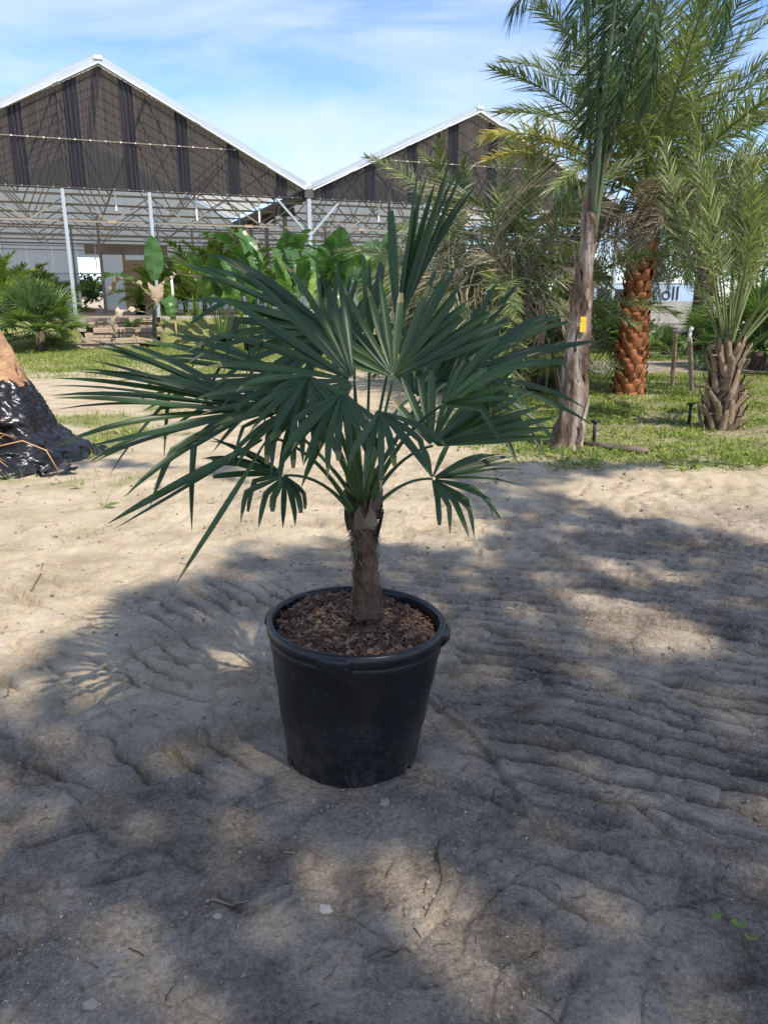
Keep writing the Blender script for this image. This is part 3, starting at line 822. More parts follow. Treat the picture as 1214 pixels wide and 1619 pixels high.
for ang in (-8, 172, -102):                          # moulded grips under the rim
    mb = MB(); a0 = math.radians(ang); w = 0.17 if ang != -102 else 0.2
    th = np.linspace(a0 - w, a0 + w, 16)
    bul = np.sqrt(np.clip(1 - ((th - a0) / w) ** 2, 0, 1)) ** 0.6
    rings = []
    dep = 0.028 if ang != -102 else 0.016
    for dz_, dr2 in ((-0.055, 0.0), (-0.050, 0.7), (-0.035, 1.0), (-0.018, 1.0), (-0.010, 0.75), (-0.007, 0.0)):
        r_ = POT_R - 0.004 + dep * dr2 * bul
        rings.append(np.stack([r_ * np.cos(th), r_ * np.sin(th), np.full(16, h + dz_)], 1))
    v = np.concatenate(rings); k = np.arange(15)
    f = np.concatenate([np.stack([q * 16 + k, q * 16 + k + 1, q * 16 + k + 17, q * 16 + k + 16], 1) for q in range(5)])
    mb.add(v, f); ob('grip', mb.mesh('grip', M['pot']), pot)
mb = MB()
for ang in (-95, -35, 25, 85, 145, 205):
    a0 = math.radians(ang); r_ = POT_B + 0.003
    th = np.linspace(0, 2 * np.pi, 12, endpoint=False)
    c0 = np.array([math.cos(a0), math.sin(a0), 0]); tt = np.array([-math.sin(a0), math.cos(a0), 0])
    for q, (ra, off) in enumerate(((0.022, 0.0015), (0.017, 0.007))):
        pass
    ra = np.stack([c0 * (r_ + 0.001) + tt * 0.021 * math.cos(x) + np.array([0, 0, 0.034 + 0.021 * math.sin(x)]) for x in th])
    rb2 = np.stack([c0 * (r_ + 0.007) + tt * 0.017 * math.cos(x) + np.array([0, 0, 0.034 + 0.017 * math.sin(x)]) for x in th])
    rc = np.stack([c0 * (r_ + 0.001) + tt * 0.013 * math.cos(x) + np.array([0, 0, 0.034 + 0.013 * math.sin(x)]) for x in th])
    k = np.arange(12); k2 = (k + 1) % 12
    mb.add(np.concatenate([ra, rb2, rc]), np.concatenate([np.stack([k, k2, k2 + 12, k + 12], 1), np.stack([k + 12, k2 + 12, k2 + 24, k + 24], 1)]))
ob('drain_ring', mb.mesh('drain_ring', M['pot']), pot)

# bark mulch: a lumpy bed and a couple of thousand chips
M['mulch'] = leaf_mat('bark_mulch', [(0, (0.030, 0.018, 0.014)), (0.45, (0.095, 0.050, 0.028)), (0.75, (0.19, 0.105, 0.062)), (1, (0.32, 0.21, 0.13))], rough=0.85, trans=0.0, nscale=30)
M['straw'] = leaf_mat('dry_straw', [(0, (0.30, 0.21, 0.12)), (0.5, (0.46, 0.36, 0.22)), (1, (0.60, 0.50, 0.34))], rough=0.8, trans=0.0)
ZM = h - 0.045
def mulch_z(x, y):
    r = np.hypot(x, y)
    return ZM + 0.020 * np.exp(-(r / 0.12) ** 2) + 0.010 * perlin(x * 14, y * 14) + 0.018 * sstep(0.0, 0.25, -x * 0.5 + y * 0.9) * (r > 0.1)
mb = MB()
th = np.linspace(0, 2 * np.pi, 64, endpoint=False); rs = np.linspace(0.0, POT_R - 0.019, 16)
gx = rs[:, None] * np.cos(th); gy = rs[:, None] * np.sin(th)
v = np.stack([gx, gy, mulch_z(gx, gy) - 0.006], -1).reshape(-1, 3)
i = np.arange(15)[:, None] * 64; j = np.arange(64)[None, :]; j2 = (j + 1) % 64
mb.add(v, np.stack([i + j, i + j2, i + 64 + j2, i + 64 + j], -1).reshape(-1, 4), 0.15)
n = 3600
r_ = np.sqrt(RNG.uniform(0.02, 1, n)) * (POT_R - 0.028); a_ = RNG.uniform(0, 6.283, n)
cx, cy = r_ * np.cos(a_), r_ * np.sin(a_)
cz = mulch_z(cx, cy) + RNG.uniform(-0.004, 0.010, n)
ln = RNG.uniform(0.006, 0.024, n); wd = ln * RNG.uniform(0.35, 0.8, n)
for q in range(n):
    e = Matrix.Rotation(RNG.uniform(0, 6.28), 3, 'Z') @ Matrix.Rotation(RNG.normal(0, 0.45), 3, 'X') @ Matrix.Rotation(RNG.normal(0, 0.45), 3, 'Y')
    R3 = np.array(e)
    l, w = ln[q], wd[q]; hh = 0.0035
    P = np.array([(-l, -w * 0.7, 0), (l * 0.7, -w, 0), (l, w * 0.4, 0), (-l * 0.6, w, 0), (-l * 0.9, -w * 0.6, hh), (l * 0.6, -w * 0.9, hh), (l * 0.9, w * 0.3, hh), (-l * 0.5, w * 0.9, hh)]) @ R3.T
    mb.add(P + [cx[q], cy[q], cz[q]], [(4, 5, 6, 7), (0, 1, 5, 4), (1, 2, 6, 5), (2, 3, 7, 6), (3, 0, 4, 7)], min(1, max(0, RNG.normal(0.48, 0.30))))
ob('mulch', mb.mesh('mulch', M['mulch'], False), pot, kind='stuff')
mb = MB()
for q in range(46):
    a0 = RNG.uniform(0, 6.28); r0 = RNG.uniform(0.09, POT_R - 0.06)
    p = np.array([r0 * math.cos(a0), r0 * math.sin(a0)]); d = RNG.uniform(0, 6.28); pts = []
    for k in range(6):
        pts.append((p[0], p[1], float(mulch_z(p[0], p[1])) + 0.009 + 0.008 * math.sin(k * 1.2 + q)))
        d += RNG.normal(0, 0.45); p = p + 0.016 * RNG.uniform(0.5, 1.3) * np.array([math.cos(d), math.sin(d)])
        if np.hypot(*p) > POT_R - 0.03: break
    if len(pts) > 2: mb.tube(pts, 0.0014, 4, RNG.uniform(0.1, 0.9))
ob('root_fibre', mb.mesh('root_fibre', M['straw']), pot, kind='stuff')

# ------------------------------------------------------------------ windmill palm
pm = Matrix.Translation((POT_C[0], POT_C[1], pz)) @ pot.rotation_euler.to_matrix().to_4x4()
tb = np.array(pm @ Vector((0.01, 0.0, ZM - 0.01)))
TY = tb[1]
palm = thing('windmill_palm', 'dark green windmill palm with a short fibrous trunk growing in the black pot', 'palm', tb)
def loc(p): return np.asarray(p, float) - tb
trunk_px = [(578, 968, 30), (580, 950, 30), (579, 915, 25.5), (577, 880, 23.5), (576, 850, 24), (575, 820, 24), (574, 795, 20), (572, 770, 14), (570, 748, 7)]
cen, rad = [], []
for px, py, w in trunk_px:
    p = at(px, py, TY); cen.append(loc(p)); rad.append(0.87 * w * np.linalg.norm(p - [0, 0, CAM_H]) / 1240)
cen = np.array(cen); rad = np.array(rad)
tt_ = np.linspace(0, len(cen) - 1, 60)
cenf = np.stack([np.interp(tt_, range(len(cen)), cen[:, q]) for q in range(3)], 1); radf = np.interp(tt_, range(len(cen)), rad)
M['fibre_trunk'] = simple('fibrous_trunk', [(0.3, (0.028, 0.018, 0.012)), (0.52, (0.098, 0.062, 0.038)), (0.8, (0.22, 0.145, 0.088))], 14, 0.95, 0.9, 60, stretch=(1.0, 1.0, 0.35))
M['fibre'] = leaf_mat('palm_fibre', [(0, (0.07, 0.05, 0.035)), (0.5, (0.16, 0.12, 0.085)), (1, (0.30, 0.24, 0.17))], rough=0.9, trans=0.0)
mb = MB()
k = 28; th = np.linspace(0, 2 * np.pi, k, endpoint=False)
ring = []
for q, (c, r) in enumerate(zip(cenf, radf)):
    z = c[2]
    step = ((z / 0.052 + 0.25 * np.sin(th * 1 + 2 * int(z / 0.052))) % 1.0)
    rr_ = r * (0.90 + 0.19 * step ** 3 + 0.05 * perlin(th * 2.2, np.full(k, z * 30)) + 0.02 * np.sin(th * 9 + z * 60))
    ring.append(c + np.stack([rr_ * np.cos(th), rr_ * np.sin(th), np.zeros(k)], 1))
n = len(cenf); i = np.arange(n - 1)[:, None] * k; j = np.arange(k)[None, :]; j2 = (j + 1) % k
mb.add(np.concatenate(ring), np.stack([i + j, i + j2, i + k + j2, i + k + j], -1).reshape(-1, 4))
ob('trunk', mb.mesh('trunk', M['fibre_trunk']), palm)
mb = MB()
for q in range(900):
    f_ = RNG.uniform(0.05, 0.97) if q > 620 else RNG.uniform(0.45, 0.95); idx = f_ * (n - 1); i0 = int(idx)
    a0 = RNG.uniform(0, 6.28); c = cenf[i0]; r = radf[i0]
    d = np.array([math.cos(a0), math.sin(a0), 0]); tg = np.array([-d[1], d[0], 0])
    s_ = RNG.normal(0, 1); up = RNG.choice([-1, 1]) * RNG.uniform(0.3, 1)
    L_ = RNG.uniform(0.02, 0.07)
    pts = [c + d * r * 0.98 + (tg * s_ * 0.5 + np.array([0, 0, up])) * L_ * x + d * 0.012 * x * x * RNG.uniform(0.2, 1.3) for x in (0, .35, .7, 1)]
    mb.tube(pts, [0.0011, 0.0009, 0.0007, 0.0004], 3, RNG.uniform(0, 0.8), cap=False)
ob('fibre', mb.mesh('fibre', M['fibre']), palm, kind='stuff')
mb = MB()    # brown sheath flaps near the crown
for q in range(11):
    a0 = q * 2.4; i0 = int((0.52 + 0.035 * q) * (n - 1)); c = cenf[i0]; r = radf[i0]
    d = np.array([math.cos(a0), math.sin(a0), 0]); tg = np.array([-d[1], d[0], 0])
    for s_ in (-1, 1):
        k_ = np.linspace(0, 1, 5)[:, None]
        cc = c + d * (r * 0.96 + 0.02 * k_) + np.array([0, 0, 1]) * 0.085 * k_ + tg * s_ * 0.012 * (1 + 1.2 * k_ * np.sin(k_ * 3))
        sd = tg * (0.020 * (1 - k_ ** 2) + 0.001) + d * 0.004 * s_
        mb.strips(cc[None], sd[None], RNG.uniform(0, 0.7))
ob('sheath', mb.mesh('sheath', M['fibre']), palm)

def fan_segment(a, b, nrm, phi, L_, w, droop, fold, rnd, kink=None, start=0.04, cut=False):
    """one leaf finger, base at origin; returns centre line and frames"""
    d = a * math.cos(phi) + b * math.sin(phi)
    k_ = 9
    tt = np.linspace(start, 1, k_)
    pos = []; p = d * start * L_; dirv = d.copy(); prev = start
    for q, x in enumerate(tt):
        p = p + dirv * (x - prev) * L_; prev = x; pos.append(p.copy())
        g_ = droop * max(0, x - 0.30) * 0.42
        if kink and x >= kink[0] and q and tt[q - 1] < kink[0]:
            dirv = dirv * (1 - kink[1]) + np.array([0, 0, -1]) * kink[1]
        dirv = dirv + np.array([0, 0, -1]) * g_ + nrm * rnd * 0.02
        dirv /= np.linalg.norm(dirv)
    pos = np.array(pos)
    dd = np.gradient(pos, axis=0); dd /= np.linalg.norm(dd, axis=1)[:, None]
    tw = np.cross(nrm, d); sd = tw[None, :] - (dd @ tw)[:, None] * dd
    sd /= np.linalg.norm(sd, axis=1)[:, None] + 1e-9
    up = np.cross(dd, sd)
    wid = w * (np.interp(tt, [0, 0.08, 0.45, 0.9, 1.0], [0.2, 0.36, 1.0, 0.85, 0.5]) if cut else np.interp(tt, [0, 0.08, 0.45, 0.8, 0.97, 1.0], [0.2, 0.36, 1.0, 0.72, 0.22, 0.06]))
    return pos, sd * wid[:, None], up * (wid * fold)[:, None]

CROWN = [loc(at(570, 812, TY)), loc(at(575, 790, TY)), loc(at(572, 770, TY))]
ls = lambda a, b, n: [a + (b - a) * i / (n - 1) for i in range(n)]
FR = [  # hub(px,py,dY)  axis tip(px,py,dY)  normal  finger angles  droop  base level  creased fingers  cut tips
    ((622, 596, -0.10), (768, 462, 0.00), (-.15, -1, .30), ls(-20, 26, 15) + ls(42, 118, 8), 0.06, 2, 0, 6),
    ((683, 705, -0.18), (860, 640, -0.16), (0, -.9, .50), ls(-15, 32, 13) + ls(44, 105, 6), 0.10, 1, 0, 5),
    ((728, 590, 0.20), (945, 537, 0.26), (0, -.75, .65), ls(-7, 6, 3) + ls(15, 62, 7) + ls(-75, -25, 5), 0.50, 2, 4, 1),
    ((683, 757, 0.05), (822, 728, 0.12), (0, -.45, .9), ls(-16, 24, 6) + ls(-100, -35, 7) + [55, 80], 0.45, 0, [6, 7, 8, 9, 10, 11, 12], 3),
    ((628, 520, 0.20), (702, 268, 0.18), (-.75, -.7, 0), ls(-9, 9, 10) + [16, 24, 33], 0.03, 2, 0, 1),
    ((528, 525, 0.05), (290, 408, 0.02), (.25, -.7, .65), ls(-14, 18, 8) + ls(26, 80, 9), 0.70, 2, 6, 2),
    ((560, 602, -0.25), (330, 478, -0.30), (.15, -.8, .6), ls(-5, 6, 3) + ls(-60, -20, 5) + ls(18, 85, 6), 0.35, 2, 2, 2),
    ((408, 648, -0.12), (105, 578, -0.16), (0.1, -.5, .85), ls(-26, 12, 13) + ls(17, 60, 9), 0.28, 1, 4, 0),
    ((457, 592, 0.30), (205, 562, 0.34), (.1, -.5, .85), ls(-24, 26, 12) + ls(34, 70, 4), 0.35, 1, 2, 1),
    ((450, 752, -0.20), (315, 722, -0.24), (0, -.5, .85), ls(-30, 12, 9) + ls(30, 140, 8), 0.35, 0, [9, 10, 11, 12, 14, 15, 16], 9),
    ((425, 690, -0.30), (178, 832, -0.38), (0, -.6, .8), [-2, 5, 40], 0.06, 0, 0, 0),
    ((488, 594, -0.40), (436, 712, -0.55), (0.1, -.8, .6), ls(-60, 75, 16), 0.75, 1, 7, 3),
    ((655, 628, 0.42), (692, 505, 0.60), (-.2, -.9, .4), ls(-50, 50, 11), 0.10, 2, 0, 2),
    ((560, 575, -0.05), (548, 462, 0.0), (.1, -1, .2), ls(-48, 48, 11), 0.12, 2, 3, 3),
    ((700, 640, -0.28), (842, 560, -0.36), (-.3, -.75, .6), ls(-32, 40, 9), 0.55, 1, 4, 1),
    ((540, 622, -0.46), (522, 742, -0.62), (0, -.7, .75), ls(-50, 50, 10), 0.65, 1, 4, 1),
    ((522, 560, 0.42), (578, 425, 0.55), (0.1, -1, .2), ls(-28, 30, 9), 0.06, 2, 1, 1),
    ((585, 545, 0.08), (592, 398, 0.10), (0, -1, 0), ls(-8, 8, 4), 0.0, 2, 0, 0),
    ((470, 640, -0.30), (330, 690, -0.42), (0.1, -.7, .7), ls(-50, 55, 13), 0.70, 1, 5, 2),
    ((690, 600, -0.05), (800, 520, -0.02), (-.2, -.8, .5), ls(-55, 35, 12), 0.60, 2, 6, 2),
    ((600, 650, -0.50), (640, 760, -0.66), (0, -.7, .7), ls(-40, 45, 7), 0.45, 1, 3, 1),
]
rf = random.Random(21)
for fi, (hb, tp, nr, phis, droop, lev, kinks, cuts) in enumerate(FR):
    hub = loc(at(hb[0], hb[1], TY + hb[2])); tip = loc(at(tp[0], tp[1], TY + tp[2]))
    a = tip - hub; Lb = np.linalg.norm(a); a /= Lb
    nrm = np.array(nr, float); nrm -= a * (nrm @ a); nrm /= np.linalg.norm(nrm)
    b_ = np.cross(nrm, a)
    c0 = CROWN[lev].copy()
    dh = hub - c0; out_ = np.array([dh[0], dh[1], 0]); ol = np.linalg.norm(out_) + 1e-6
    c0 = c0 + out_ / ol * 0.028
    mid = c0 + dh * 0.42 + np.array([0, 0, 0.30 * min(ol, 0.5)])
    pts = bezier(c0, mid, hub, 14)
    mb = MB()
    wr = np.interp(np.linspace(0, 1, 14), [0, 0.12, 0.5, 1], [0.017, 0.011, 0.0075, 0.0062])
    mb.tube(pts, wr, 8, np.linspace(0.75, 0.2, 13).repeat(8), flat=0.62)
    frond = ob('frond', mb.mesh('frond', M['hero_petiole']), palm)
    nseg = len(phis)
    kset = set(kinks) if isinstance(kinks, list) else set(rf.sample(range(nseg), kinks)) if kinks else set()
    cset = set(rf.sample(range(nseg), min(cuts, nseg))) if cuts else set()
    ftone = rf.uniform(-0.10, 0.12)
    for q, ph in enumerate(phis):
        ph = math.radians(ph) + rf.gauss(0, 0.022)
        L_ = Lb * (0.76 + 0.26 * math.cos(ph)) * rf.uniform(0.90, 1.05)
        w = rf.uniform(0.0105, 0.0145) * min(1.0, 0.55 + Lb)
        dr0 = droop * (0.6 + 0.9 * abs(math.sin(ph))) * rf.uniform(0.4, 1.5)
        kk = (rf.uniform(0.38, 0.68), rf.uniform(0.35, 0.9)) if q in kset else None
        cut = q in cset
        nq = nrm + b_ * rf.gauss(0, 0.22); nq /= np.linalg.norm(nq)
        pos, sd, up = fan_segment(a, b_, nq, ph, L_ * (rf.uniform(0.72, 0.9) if cut else 1), w, dr0, rf.uniform(0.35, 0.75), rf.gauss(0, 1), kk, cut=cut)
        tn = np.clip(rf.uniform(0.2, 0.62) + ftone, 0, 1)
        tones = np.full(8, tn); tones[-1] = min(1, tn + (0.55 if rf.random() < 0.5 else 0.1))
        mb = MB(); mb.folded((pos + hub)[None], sd[None], up[None], 0.5)
        mb.t = [np.concatenate([tones, tones])]
        ob('leaf_segment', mb.mesh('leaf_segment', M['hero_leaf']), frond)

# ------------------------------------------------------------------ palm leaves for the planting behind
def date_frond(rng, L_=2.2, n=70, leaf=0.42, w=0.012, arch=0.5, ang=(75, 28), vee=0.5, tone=(0.2, 0.75), droop=0.25, bare=0.18, seg=4, tip_tone=0.0, ruffle=0.15, sag=0.0):
    """feather leaf along +X, arching towards -Z"""
    mb = MB()
    t_ = np.linspace(0, 1, 16)
    a0 = -arch * t_ ** 1.6
    dx = np.cos(a0); dz = np.sin(a0)
    P = np.stack([np.concatenate([[0], np.cumsum((dx[1:] + dx[:-1]) / 2)]), np.zeros(16), np.concatenate([[0], np.cumsum((dz[1:] + dz[:-1]) / 2)])], 1) * (L_ / 15)
    P[:, 1] = 0.05 * L_ * rng.normal() * t_ ** 2
    mb.tube(P, np.interp(t_, [0, .15, 1], [0.022, 0.014, 0.003]) * (L_ / 2.2), 5, tone[0] + 0.25)
    s = np.linspace(bare, 0.995, n)
    for side in (-1, 1):
        ss = np.clip(s + rng.normal(0, 0.004, n), 0, 1)
        org = np.stack([np.interp(ss, t_, P[:, q]) for q in range(3)], 1)
        tx = np.interp(ss, t_, dx); tz = np.interp(ss, t_, dz)
        T = np.stack([tx, np.zeros(n), tz], 1); U = np.stack([-tz, np.zeros(n), tx], 1); Y = np.tile([0, side, 0], (n, 1)).astype(float)
        al = np.radians(np.interp(ss, [bare, 1], ang) + rng.normal(0, 7, n))
        ve = vee + rng.normal(0, ruffle, n) + rng.choice([-1, 1], n) * ruffle * 1.5
        d = np.cos(al)[:, None] * T + np.sin(al)[:, None] * (np.cos(ve)[:, None] * Y + np.sin(ve)[:, None] * U)
        ll = leaf * np.interp(ss, [bare, bare + 0.15, 0.6, 1], [0.55, 1, 0.95, 0.45]) * rng.uniform(0.82, 1.12, n)
        k = np.linspace(0, 1, seg)
        dr = droop * rng.uniform(0.4, 1.6, n)
        cen = org[:, None, :] + d[:, None, :] * (ll[:, None, None] * k[None, :, None])
        cen[:, :, 2] -= (dr * ll)[:, None] * k[None, :] ** 2
        if sag: cen[:, :, 2] -= sag * ll[:, None] * rng.uniform(0.3, 1.3, n)[:, None] * k[None, :] ** 1.5
        nr = np.cross(d, T + 1e-6 * Y); nr /= np.linalg.norm(nr, axis=1)[:, None] + 1e-9
        sd = np.cross(nr, d)
        sd = sd * np.cos(rng.normal(0, 0.5, n))[:, None] + nr * np.sin(rng.normal(0, 0.5, n))[:, None]
        wk = w * np.interp(k, [0, 0.15, 0.5, 1], [0.55, 1, 0.85, 0.08])
        tn = rng.uniform(tone[0], tone[1], n) + tip_tone * ss
        mb.strips(cen, sd[:, None, :] * wk[None, :, None], np.clip(tn, 0, 1))
    return mb
def fan_frond(rng, R=0.5, pet=0.6, n=22, spread=140, w=0.02, droop=0.4, tone=(0.2, 0.8), cup=0.2, pet_arch=0.25):
    mb = MB()
    pts = bezier((0, 0, 0), (pet * 0.5, 0, pet_arch * pet * 0.5), (pet, 0, 0), 7)
    mb.tube(pts, 0.011 * (R / 0.5), 4, 0.6)
    ph = np.radians(np.linspace(-spread, spread, n)) + rng.normal(0, 0.03, n)
    d = np.stack([np.cos(ph), np.sin(ph), cup * np.cos(ph * 0.5) - 0.1], 1)
    k = np.linspace(0.03, 1, 5)
    ll = R * (0.72 + 0.28 * np.cos(ph * 0.6)) * rng.uniform(0.9, 1.08, n)
    cen = np.array([pet, 0, 0]) + d[:, None, :] * (ll[:, None, None] * k[None, :, None])
    cen[:, :, 2] -= (droop * ll * rng.uniform(0.4, 1.5, n))[:, None] * np.clip(k - 0.35, 0, 1)[None, :] ** 1.6
    tw = np.stack([-np.sin(ph), np.cos(ph), np.zeros(n)], 1)
    wk = w * np.interp(k, [0, 0.1, 0.5, 1], [0.25, 0.45, 1, 0.05])
    up = np.tile([0, 0, 1.0], (n, 1))
    mb.folded(cen, tw[:, None, :] * wk[None, :, None], up[:, None, :] * (wk * 0.5)[None, :, None], rng.uniform(tone[0], tone[1], n))
    return mb
def crown(parent, at_, meshes, dirs, rng, name='frond', scale=(0.85, 1.1), roll=0.35):
    for q, (az, el) in enumerate(dirs):
        d = Vector((math.cos(el) * math.cos(az), math.cos(el) * math.sin(az), math.sin(el)))
        up = Vector((-math.sin(el) * math.cos(az), -math.sin(el) * math.sin(az), math.cos(el)))
        m = basis(Vector(at_) + d * 0.05, d, up) @ Matrix.Rotation(rng.gauss(0, roll), 4, 'X') @ Matrix.Scale(rng.uniform(*scale), 4)
        ob(name, meshes[q % len(meshes)] if isinstance(meshes, list) else meshes, parent, m)
def spiral(n, el0, el1, rng, az0=0.0, jit=0.12):
    """n leaf directions from el0 (oldest) to el1 (youngest), degrees"""
    return [(az0 + q * 2.39996 + rng.gauss(0, jit), math.radians(el0 + (el1 - el0) * q / max(1, n - 1)) + rng.gauss(0, jit * 0.6)) for q in range(n)]
rnp = np.random.default_rng(77)
rp_ = random.Random(99)

SYL = [date_frond(rnp, 3.3, 120, 0.50, 0.011, arch=rnp.uniform(0.55, 0.95), vee=0.45, tone=(0.15, 0.62), ruffle=0.22).mesh('date_frond', M['date_leaf']) for _ in range(4)]
SYL_Y = [date_frond(rnp, 3.2, 110, 0.46, 0.011, arch=0.8, vee=0.4, tone=(0.45, 0.95), ruffle=0.25, tip_tone=0.2).mesh('date_frond', M['date_leaf']) for _ in range(2)]
SYL_D = [date_frond(rnp, 2.0, 80, 0.34, 0.009, arch=1.9, vee=0.1, tone=(0.1, 0.8), droop=0.9, ruffle=0.5, sag=0.35).mesh('dead_frond', M['dead_leaf']) for _ in range(3)]

# ------------------------------------------------------------------ date palm with the orange trunk
def gz(p): return Hs(p[0], p[1])
def ground_at(px, py):
    p = gnd(px, py); 
    for _ in range(4): p = gnd(px, py, gz(p))
    return p
M['orange_boot'] = simple('orange_leaf_base', [(0.25, (0.13, 0.045, 0.018)), (0.5, (0.30, 0.11, 0.04)), (0.8, (0.46, 0.21, 0.09))], 5, 0.75, 0.5, 30)
M['orange_core'] = simple('orange_trunk_core', [(0.3, (0.10, 0.035, 0.015)), (0.7, (0.24, 0.085, 0.03))], 8, 0.9, 0.6, 30)
M['pale_boot'] = simple('pale_leaf_base', [(0.25, (0.11, 0.07, 0.045)), (0.5, (0.27, 0.19, 0.12)), (0.8, (0.44, 0.36, 0.26))], 5, 0.85, 0.5, 30)
M['brown_core'] = simple('brown_trunk_core', [(0.3, (0.05, 0.032, 0.022)), (0.7, (0.13, 0.085, 0.055))], 8, 0.9, 0.6, 30)
def trunk_with_boots(parent, pts, rads, core, boot, rows, per, blen, bwid, thick, flare, rng):
    pts = np.asarray(pts, float)
    mb = MB(); tt = np.linspace(0, 1, 16)
    cc = np.stack([np.interp(tt, np.linspace(0, 1, len(pts)), pts[:, q]) for q in range(3)], 1)
    rr_ = np.interp(tt, np.linspace(0, 1, len(rads)), rads)
    mb.tube(cc, rr_ * 0.86, 18)
    tr = ob('trunk', mb.mesh('trunk', M[core]), parent)
    ms = []
    for q in range(3):
        b = MB(); v = []
        nx_ = 5
        for k, (z, wk, o, th) in enumerate(((-0.35, 0.9, -0.2, 0.55), (0.1, 1.0, 0.25, 0.9), (0.55, 0.86, 0.75, 1.0), (0.9, 0.62, 1.1, 0.6), (1.0, 0.45, 1.08, 0.1))):
            for s in np.linspace(-1, 1, nx_):
                v.append((s * wk * bwid * rng.uniform(0.93, 1.05), -(o * flare + th * thick * (1 - s * s) * 0.9), z * blen + rng.uniform(-.006, .006)))
        kk = [(r * nx_ + c, r * nx_ + c + 1, (r + 1) * nx_ + c + 1, (r + 1) * nx_ + c) for r in range(4) for c in range(nx_ - 1)]
        b.add(v, kk)
        # underside lip
        v2 = [v[4 * nx_ + c] for c in range(nx_)] + [(v[2 * nx_ + c][0] * 0.8, 0.01, v[3 * nx_ + c][2] * 0.9) for c in range(nx_)]
        b.add(v2, [(c, c + 1, nx_ + c + 1, nx_ + c) for c in range(nx_ - 1)])
        ms.append(b.mesh('leaf_base', M[boot]))
    for r in range(rows):
        f_ = (r + 0.5) / rows
        c = np.array([np.interp(f_, np.linspace(0, 1, len(pts)), pts[:, q]) for q in range(3)])
        rad = float(np.interp(f_, np.linspace(0, 1, len(rads)), rads))
        for s in range(per):
            a = (s + 0.5 * (r % 2) + r * 0.13) / per * 2 * math.pi + rng.gauss(0, 0.05)
            m = Matrix.Translation(c + np.array([math.cos(a), math.sin(a), 0]) * rad * 0.84) @ Matrix.Rotation(a + math.pi / 2, 4, 'Z') @ Matrix.Rotation(rng.gauss(0, 0.14), 4, 'X') @ Matrix.Rotation(rng.gauss(0, 0.17), 4, 'Y') @ Matrix.Diagonal((rng.uniform(0.75, 1.15), rng.uniform(0.7, 1.25), rng.uniform(0.65, 1.25), 1))
            ob('leaf_base', ms[rng.randrange(3)], tr, m)
    return tr
b0 = ground_at(992, 622)
dpalm = thing('date_palm', 'date palm with a thick orange studded trunk and wide feathery crown on the right', 'palm', b0)
top = at(1016, 385, b0[1] + 0.05) - b0; mid = at(1003, 500, b0[1]) - b0
trunk_with_boots(dpalm, [(0, 0, -0.1), mid * 0.55, mid, top], [0.255, 0.225, 0.205, 0.20], 'orange_core', 'orange_boot', 22, 8, 0.115, 0.088, 0.036, 0.045, rp_)
ctop = top + np.array([0.02, 0, 0.62])
mb = MB(); mb.tube([top - [0, 0, .1], top + [0, 0, .3], ctop + [0, 0, .2]], [0.19, 0.24, 0.12], 14); ob('crown_core', mb.mesh('crown_core', M['brown_core']), dpalm)
crown(dpalm, ctop, SYL, [d_ for d_ in spiral(44, -5, 80, rp_, 0.4) if math.cos(d_[0]) * math.cos(d_[1]) > -0.62], rp_, scale=(0.85, 1.12), roll=0.5)
for px, py, dY, msh in ((795, 95, -0.6, SYL[0]), (755, 205, -1.4, SYL_Y[0]), (775, 235, -0.9, SYL_Y[1]), (1214, 60, -1.0, SYL[1]), (1260, 150, -1.5, SYL[2]), (1190, -40, -0.3, SYL[3]), (1300, 260, -1.2, SYL_Y[1]), (880, -10, -0.8, SYL[2]), (1060, -160, -1.0, SYL[0])):
    d = Vector(at(px, py, b0[1] + dY) - b0 - ctop)
    L_ = d.length
    d.z += 0.26 * L_
    ob('frond', msh, dpalm, basis(Vector(ctop), d, (0, 0, 1)) @ Matrix.Rotation(rp_.gauss(0, 0.3), 4, 'X') @ Matrix.Scale(L_ / 3.0, 4))
crown(dpalm, ctop - np.array([0, 0, .1]), SYL_D, spiral(22, -25, 25, rp_, 1.0, 0.25), rp_, 'dead_frond', (0.55, 0.95), 0.8)

# ------------------------------------------------------------------ small date palm with pale stubs, far right
b1 = ground_at(1138, 676)
sp_ = thing('date_palm', 'short date palm with pale stubby leaf bases and thin upright leaves, right edge', 'palm', b1)
top = at(1150, 556, b1[1]) - b1
trunk_with_boots(sp_, [(0, 0, -0.05), (0, 0, 0.25), top * 0.8, top], [0.215, 0.215, 0.165, 0.10], 'brown_core', 'pale_boot', 7, 10, 0.19, 0.042, 0.026, 0.075, rp_)
SMD = [date_frond(rnp, 2.5, 62, 0.34, 0.0085, arch=rnp.uniform(0.2, 0.5), ang=(55, 24), vee=0.5, tone=(0.2, 0.7), ruffle=0.3, bare=0.38).mesh('date_frond', M['date_leaf']) for _ in range(3)]
crown(sp_, top - np.array([0, 0, 0.08]), SMD, spiral(16, 54, 88, rp_, 0.2), rp_, scale=(0.8, 1.1), roll=0.9)
for px, py in ((1165, 250), (1215, 255), (1100, 330), (1185, 330), (1250, 300), (1075, 420)):
    d = Vector(at(px, py, b1[1] - 0.1) - b1 - top); L_ = d.length
    ob('frond', SMD[px % 3], sp_, basis(Vector(top), d + Vector((0, 0, 0.15 * L_)), (0.3, -1, 0.4)) @ Matrix.Scale(L_ / 2.4, 4))

